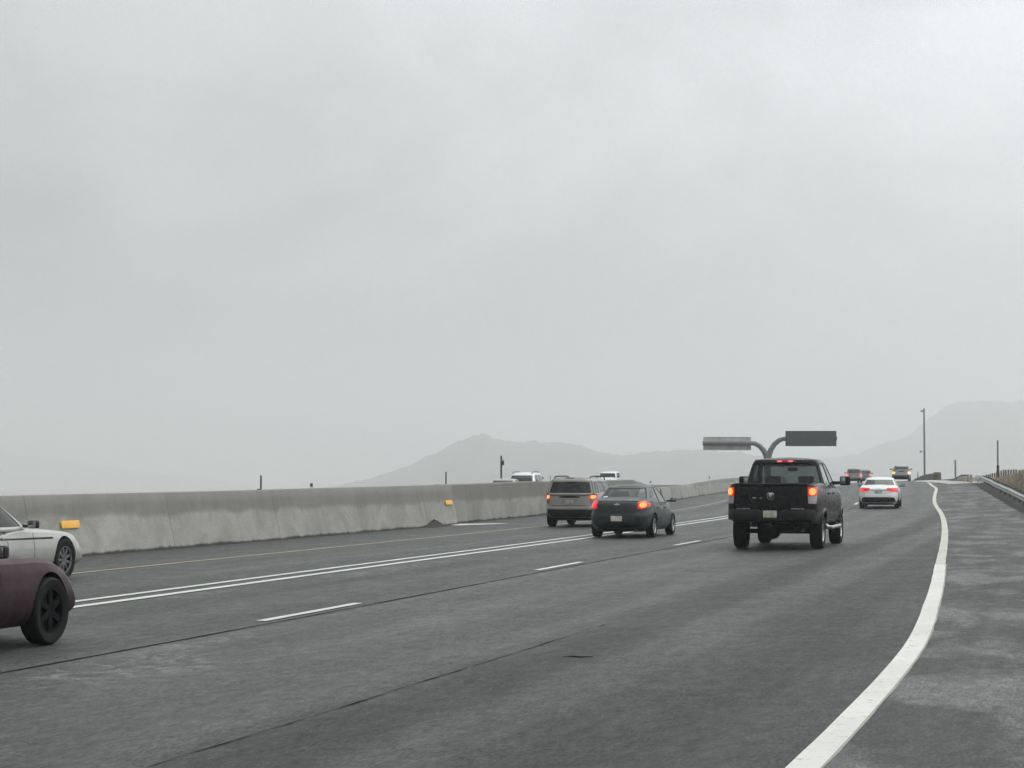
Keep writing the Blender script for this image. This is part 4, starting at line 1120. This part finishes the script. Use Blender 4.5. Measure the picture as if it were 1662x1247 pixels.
def delineator(label, x, ytop, D, red=True):
    X = px(x, D); zt_ = zpx(ytop, D)
    r = empty('delineator', (X, D, 0)); tag(r, label, 'delineator', 'small delineators beyond the wall')
    MB().box((0, 0, zt_ / 2 - .1), (.10, .03, zt_ + .0 - .0), .008).build('stake', M['white_post'], r)
    MB().box((0, -.022, zt_ - .20), (.15, .014, .17), .006).build('reflector', M['reflector_red' if red else 'pole_dark'], r)
delineator('small white stake with a dark red reflector above the long wall', 506, 781, 102)
delineator('small stake with dark reflector right of the white oncoming suv', 880.5, 772, 150, False)
post('marker_post', 'thin grey stake between the oncoming suv and the tan suv roof', 'post', 893, 772, 152, .06, 'pole_grey', base=0)
delineator('tiny stake with dark top above the roof of the slate sedan', 1055.5, 779, 190, False)
delineator('tiny stake with dark top left of the black pickup tail lamp', 1151, 772, 210, False)

# ------------------------------------------------------------------ guardrails
def guardrail(label, d0, d1, xoff, ztop, mat, posts, blocks=True, post_mat='wood', hs=1.0):
    p0 = Vector((RAILX(d0) + xoff(d0), d0, 0)); p0.z = gz(*st(p0.x, d0))
    r = empty('guardrail', p0); tag(r, label, 'guardrail')
    prof = [(0, .0), (.0, -.03), (-.075, -.07), (-.08, -.10), (-.005, -.145), (-.005, -.165), (-.08, -.21), (-.075, -.24), (0, -.28), (0, -.31), (.012, -.31), (.012, -.28), (-.06, -.235), (-.062, -.215), (.012, -.17), (.012, -.14), (-.062, -.095), (-.06, -.075), (.012, -.03), (.012, 0)]
    vs = []; ds = srange(d0, d1, 1.0); n = len(prof)
    for d in ds:
        X = RAILX(d) + xoff(d); k = .2; z = gz(*st(X, d)) + ztop(d) + mnoise.noise((d * .16, 4, 0)) * .035
        for a, b in prof: vs.append(Vector((X + a * .98, d - a * k, z + b * hs)) - p0)
    fs = [(i*n + j, i*n + (j+1) % n, (i+1)*n + (j+1) % n, (i+1)*n + j) for i in range(len(ds) - 1) for j in range(n)] + [tuple(range(n)), tuple(range((len(ds)-1)*n, len(ds)*n))]
    mesh_obj('rail', vs, fs, M[mat], r, sharp=50)
    for d in posts:
        X = RAILX(d) + xoff(d); z = gz(*st(X, d)); c = Vector((X, d, z)) - p0
        MB().box((c.x + .28, c.y, c.z + ztop(d) / 2 - .1), (.15, .2, ztop(d) + .18), .01).build('post', M[post_mat], r)
        if blocks: MB().box((c.x + .11, c.y, c.z + ztop(d) - .155), (.18, .16, .34), .01).build('spacer', M[post_mat], r)
    return r
zt1 = lambda d: .63 - .04 * sstep(108, 130, d)
g1 = guardrail('silver w beam guardrail curving along the right shoulder', 40, 130, lambda d: 0.0, zt1, 'galv', srange(42, 128, 1.905 * 2))
e = Vector((RAILX(130.3), 130.3, 0)); e.z = gz(*st(e.x, 130.3)); e -= Vector(g1.location)
MB().box((e.x - .05, e.y, e.z + .45), (.34, .25, .36), .05, seg=3).build('end_terminal', M['white_post'], g1)
MB().box((e.x - .05, e.y + .02, e.z + .18), (.1, .12, .5), .01).build('terminal_leg', M['white_post'], g1)
guardrail('weathered lower guardrail leaving the end of the silver rail', 134, 160, lambda d: -.55, lambda d: .60 - .42 * sstep(136, 160, d), 'rail_worn', srange(135, 155, 4), False, 'rail_worn', .45)

# low concrete barrier on the right of the crest with a padded yellow end
def rb(s): return 7.0 - .012 * (s - 200) - .9
r = empty('concrete_barrier', P(200, 6.3)); tag(r, 'low dark concrete barrier with a grimy yellow nose on the crest', 'barrier')
X200 = px(1519, 200)
def tb_(s): return st(px(1519, 200) + (s - 200) * .172, s)[1]
o = barrier('wall_section', 200.8, 322, 3.0, tb_, lambda s: .70 - .25 * sstep(215, 300, s), .28, .16, .02, M['barrier_dark'])
reparent(o, r)
p = P(199.8, tb_(200.8) + .06)
mb = MB().cyl((p.x, p.y, p.z - .05), (p.x, p.y, p.z + .72), .40, .38, 24).cyl((p.x, p.y, p.z + .70), (p.x, p.y, p.z + .78), .40, .30, 24)
o = mb.build('end_cushion', M['yellow_grime']); reparent(o, r)

# ------------------------------------------------------------------ wire fence on the bank
FX = lambda d: RAILX(d) + 4.4
r = empty('wire_fence', (FX(150), 150, terr_z(150, FX(150)))); tag(r, 'line of weathered fence posts with wires beyond the grassy bank', 'fence')
fd = srange(141, 199, 3.5); tops = {}
for d in fd:
    X = FX(d); zt_ = zpx(lerp_pts([(141, 764), (150, 763), (160, 762), (172, 763), (185, 767.5), (200, 771)], d), d)
    zb_ = terr_z(d, X); c = Vector((X, d, zb_)) - Vector(r.location); h = zt_ - zb_; tops[d] = (X, d, zb_, h)
    j = random.uniform(-.03, .03)
    MB().tube([(c.x, c.y, c.z - .2), (c.x + j * .5, c.y, c.z + h * .5), (c.x + j, c.y, c.z + h + random.uniform(-.04, .04))], [.085, .08, .07], 8).build('post', M['wood'], r)
mb = MB()
for f in (.45, .7, .92):
    mb.tube([Vector((x, y, z + h * f)) - Vector(r.location) for x, y, z, h in tops.values()], .006, 4)
mb.build('wire', M['galv'], r)

# scrap of tyre tread lying in the lane
c = Vector((px(938, 5582 / 298), 5582 / 298, 0))
mb = MB().tube([Vector((c.x - .14 + .28 * k / 8, c.y + .03 * math.sin(k * .5), .010 + .003 * math.sin(k))) for k in range(9)], [.002, .004, .006, .007, .006, .006, .005, .004, .002], 8)
tag(mb.build('tyre_scrap', M['rubber']), 'thin dark strip of rubber lying on the near lane', 'debris')

# ------------------------------------------------------------------ haze
HZ0, HZ1 = -47.0, 330.0
mb = MB().box((0, 4400, (HZ0 + HZ1) / 2), (16800, 9800, HZ1 - HZ0)); hz = mb.build('haze', None, smooth=False)
m = bpy.data.materials.new('haze'); m.use_nodes = True; m.node_tree.nodes.clear(); t = NT(m)
out = t.new('ShaderNodeOutputMaterial'); pv = t.new('ShaderNodeVolumePrincipled')
pv.inputs['Color'].default_value = (.925, .965, .985, 1); pv.inputs['Density'].default_value = .00045; pv.inputs['Anisotropy'].default_value = .42
t.l.new(pv.outputs[0], out.inputs['Volume']); hz.data.materials.append(m)
tag(hz, 'pale grey rain haze filling the air over the road', 'haze', kind='stuff')

# ------------------------------------------------------------------ sky and sun
w = bpy.data.worlds.new('World'); sc.world = w; w.use_nodes = True
nt = w.node_tree; nt.nodes.clear()
class WM: pass
SKY_OFF = (9.1, 8.3, 1.7)
wm = WM(); wm.node_tree = nt; t = NT(wm)
out = t.new('ShaderNodeOutputWorld'); bg = t.new('ShaderNodeBackground'); t.l.new(bg.outputs[0], out.inputs[0])
SUN_EL, SUN_AZ = math.radians(52), math.radians(40)
sky = t.new('ShaderNodeTexSky', sky_type='NISHITA'); sky.sun_disc = False; sky.sun_elevation = SUN_EL; sky.sun_rotation = SUN_AZ
sky.air_density = 1.0; sky.dust_density = 5.0
hs = t.new('ShaderNodeHueSaturation'); hs.inputs['Saturation'].default_value = .12; t.l.new(sky.outputs[0], hs.inputs['Color'])
tc = t.new('ShaderNodeTexCoord').outputs['Generated']
sp = t.new('ShaderNodeSeparateXYZ', ins={0: tc})
zz = t.math('MAXIMUM', sp.outputs[2], 0.0)
den = t.math('ADD', zz, .16)
pv_ = t.new('ShaderNodeCombineXYZ'); t.put(pv_, 0, t.math('DIVIDE', sp.outputs[0], den)); t.put(pv_, 1, t.math('DIVIDE', sp.outputs[1], den)); t.put(pv_, 2, 0.0)
skv = t.new('ShaderNodeVectorMath', operation='ADD'); t.put(skv, 0, tc); skv.inputs[1].default_value = SKY_OFF
n1 = t.noise(t.scale(skv.outputs[0], (3.2, 3.2, 6.5)), 1.0, 4, .5, .5)
n2 = t.noise(t.scale(skv.outputs[0], (9, 9, 13)), 1.0, 4, .5, .4)
cl = t.math('ADD', t.math('MULTIPLY', n1, .65), t.math('MULTIPLY', n2, .35))
shade = t.mapr(cl, .36, .64, .77, 1.21)
grad = t.math('ADD', 1.0, t.math('MULTIPLY', zz, 1.9))                 # overcast sky: brighter overhead
sidev = t.math('MAXIMUM', .35, t.math('ADD', 1.0, t.math('MULTIPLY', sp.outputs[0], .9)))     # and towards the hidden sun, on the right
rad_ = t.math('MULTIPLY', t.math('MULTIPLY', shade, grad), t.math('MULTIPLY', sidev, 5.2))
cc = t.new('ShaderNodeCombineColor'); t.put(cc, 0, t.math('MULTIPLY', rad_, .955)); t.put(cc, 1, rad_); t.put(cc, 2, t.math('MULTIPLY', rad_, 1.015))
t.l.new(t.mix(.88, hs.outputs[0], cc.outputs[0]), bg.inputs[0]); bg.inputs[1].default_value = .1
sun = bpy.data.lights.new('sun', 'SUN'); sun.energy = .6; sun.angle = math.radians(40); sun.color = (1, .985, .965)
so = bpy.data.objects.new('sun', sun); COL.objects.link(so)
dv = Vector((math.sin(SUN_AZ) * math.cos(SUN_EL), math.cos(SUN_AZ) * math.cos(SUN_EL), math.sin(SUN_EL)))
so.rotation_euler = dv.to_track_quat('Z', 'Y').to_euler(); so.location = (0, 0, 60)

# ------------------------------------------------------------------ camera and render settings
cam = bpy.data.cameras.new('camera'); co = bpy.data.objects.new('camera', cam); COL.objects.link(co)
cam.sensor_width = 36; cam.lens = 36 * F / 1662; cam.clip_start = .1; cam.clip_end = 20000
co.location = (0, 0, CAMZ); co.rotation_euler = (PI / 2 + PITCH, 0, 0); sc.camera = co
sc.view_settings.view_transform = 'Standard'; sc.view_settings.look = 'None'; sc.view_settings.exposure = 0; sc.view_settings.gamma = 1
sc.render.engine = 'CYCLES'
sc.cycles.use_denoising = True; sc.cycles.denoising_prefilter = 'FAST'
sc.cycles.max_bounces = 8; sc.cycles.transparent_max_bounces = 12; sc.cycles.volume_bounces = 3
sc.cycles.use_adaptive_sampling = True; sc.cycles.adaptive_threshold = .01
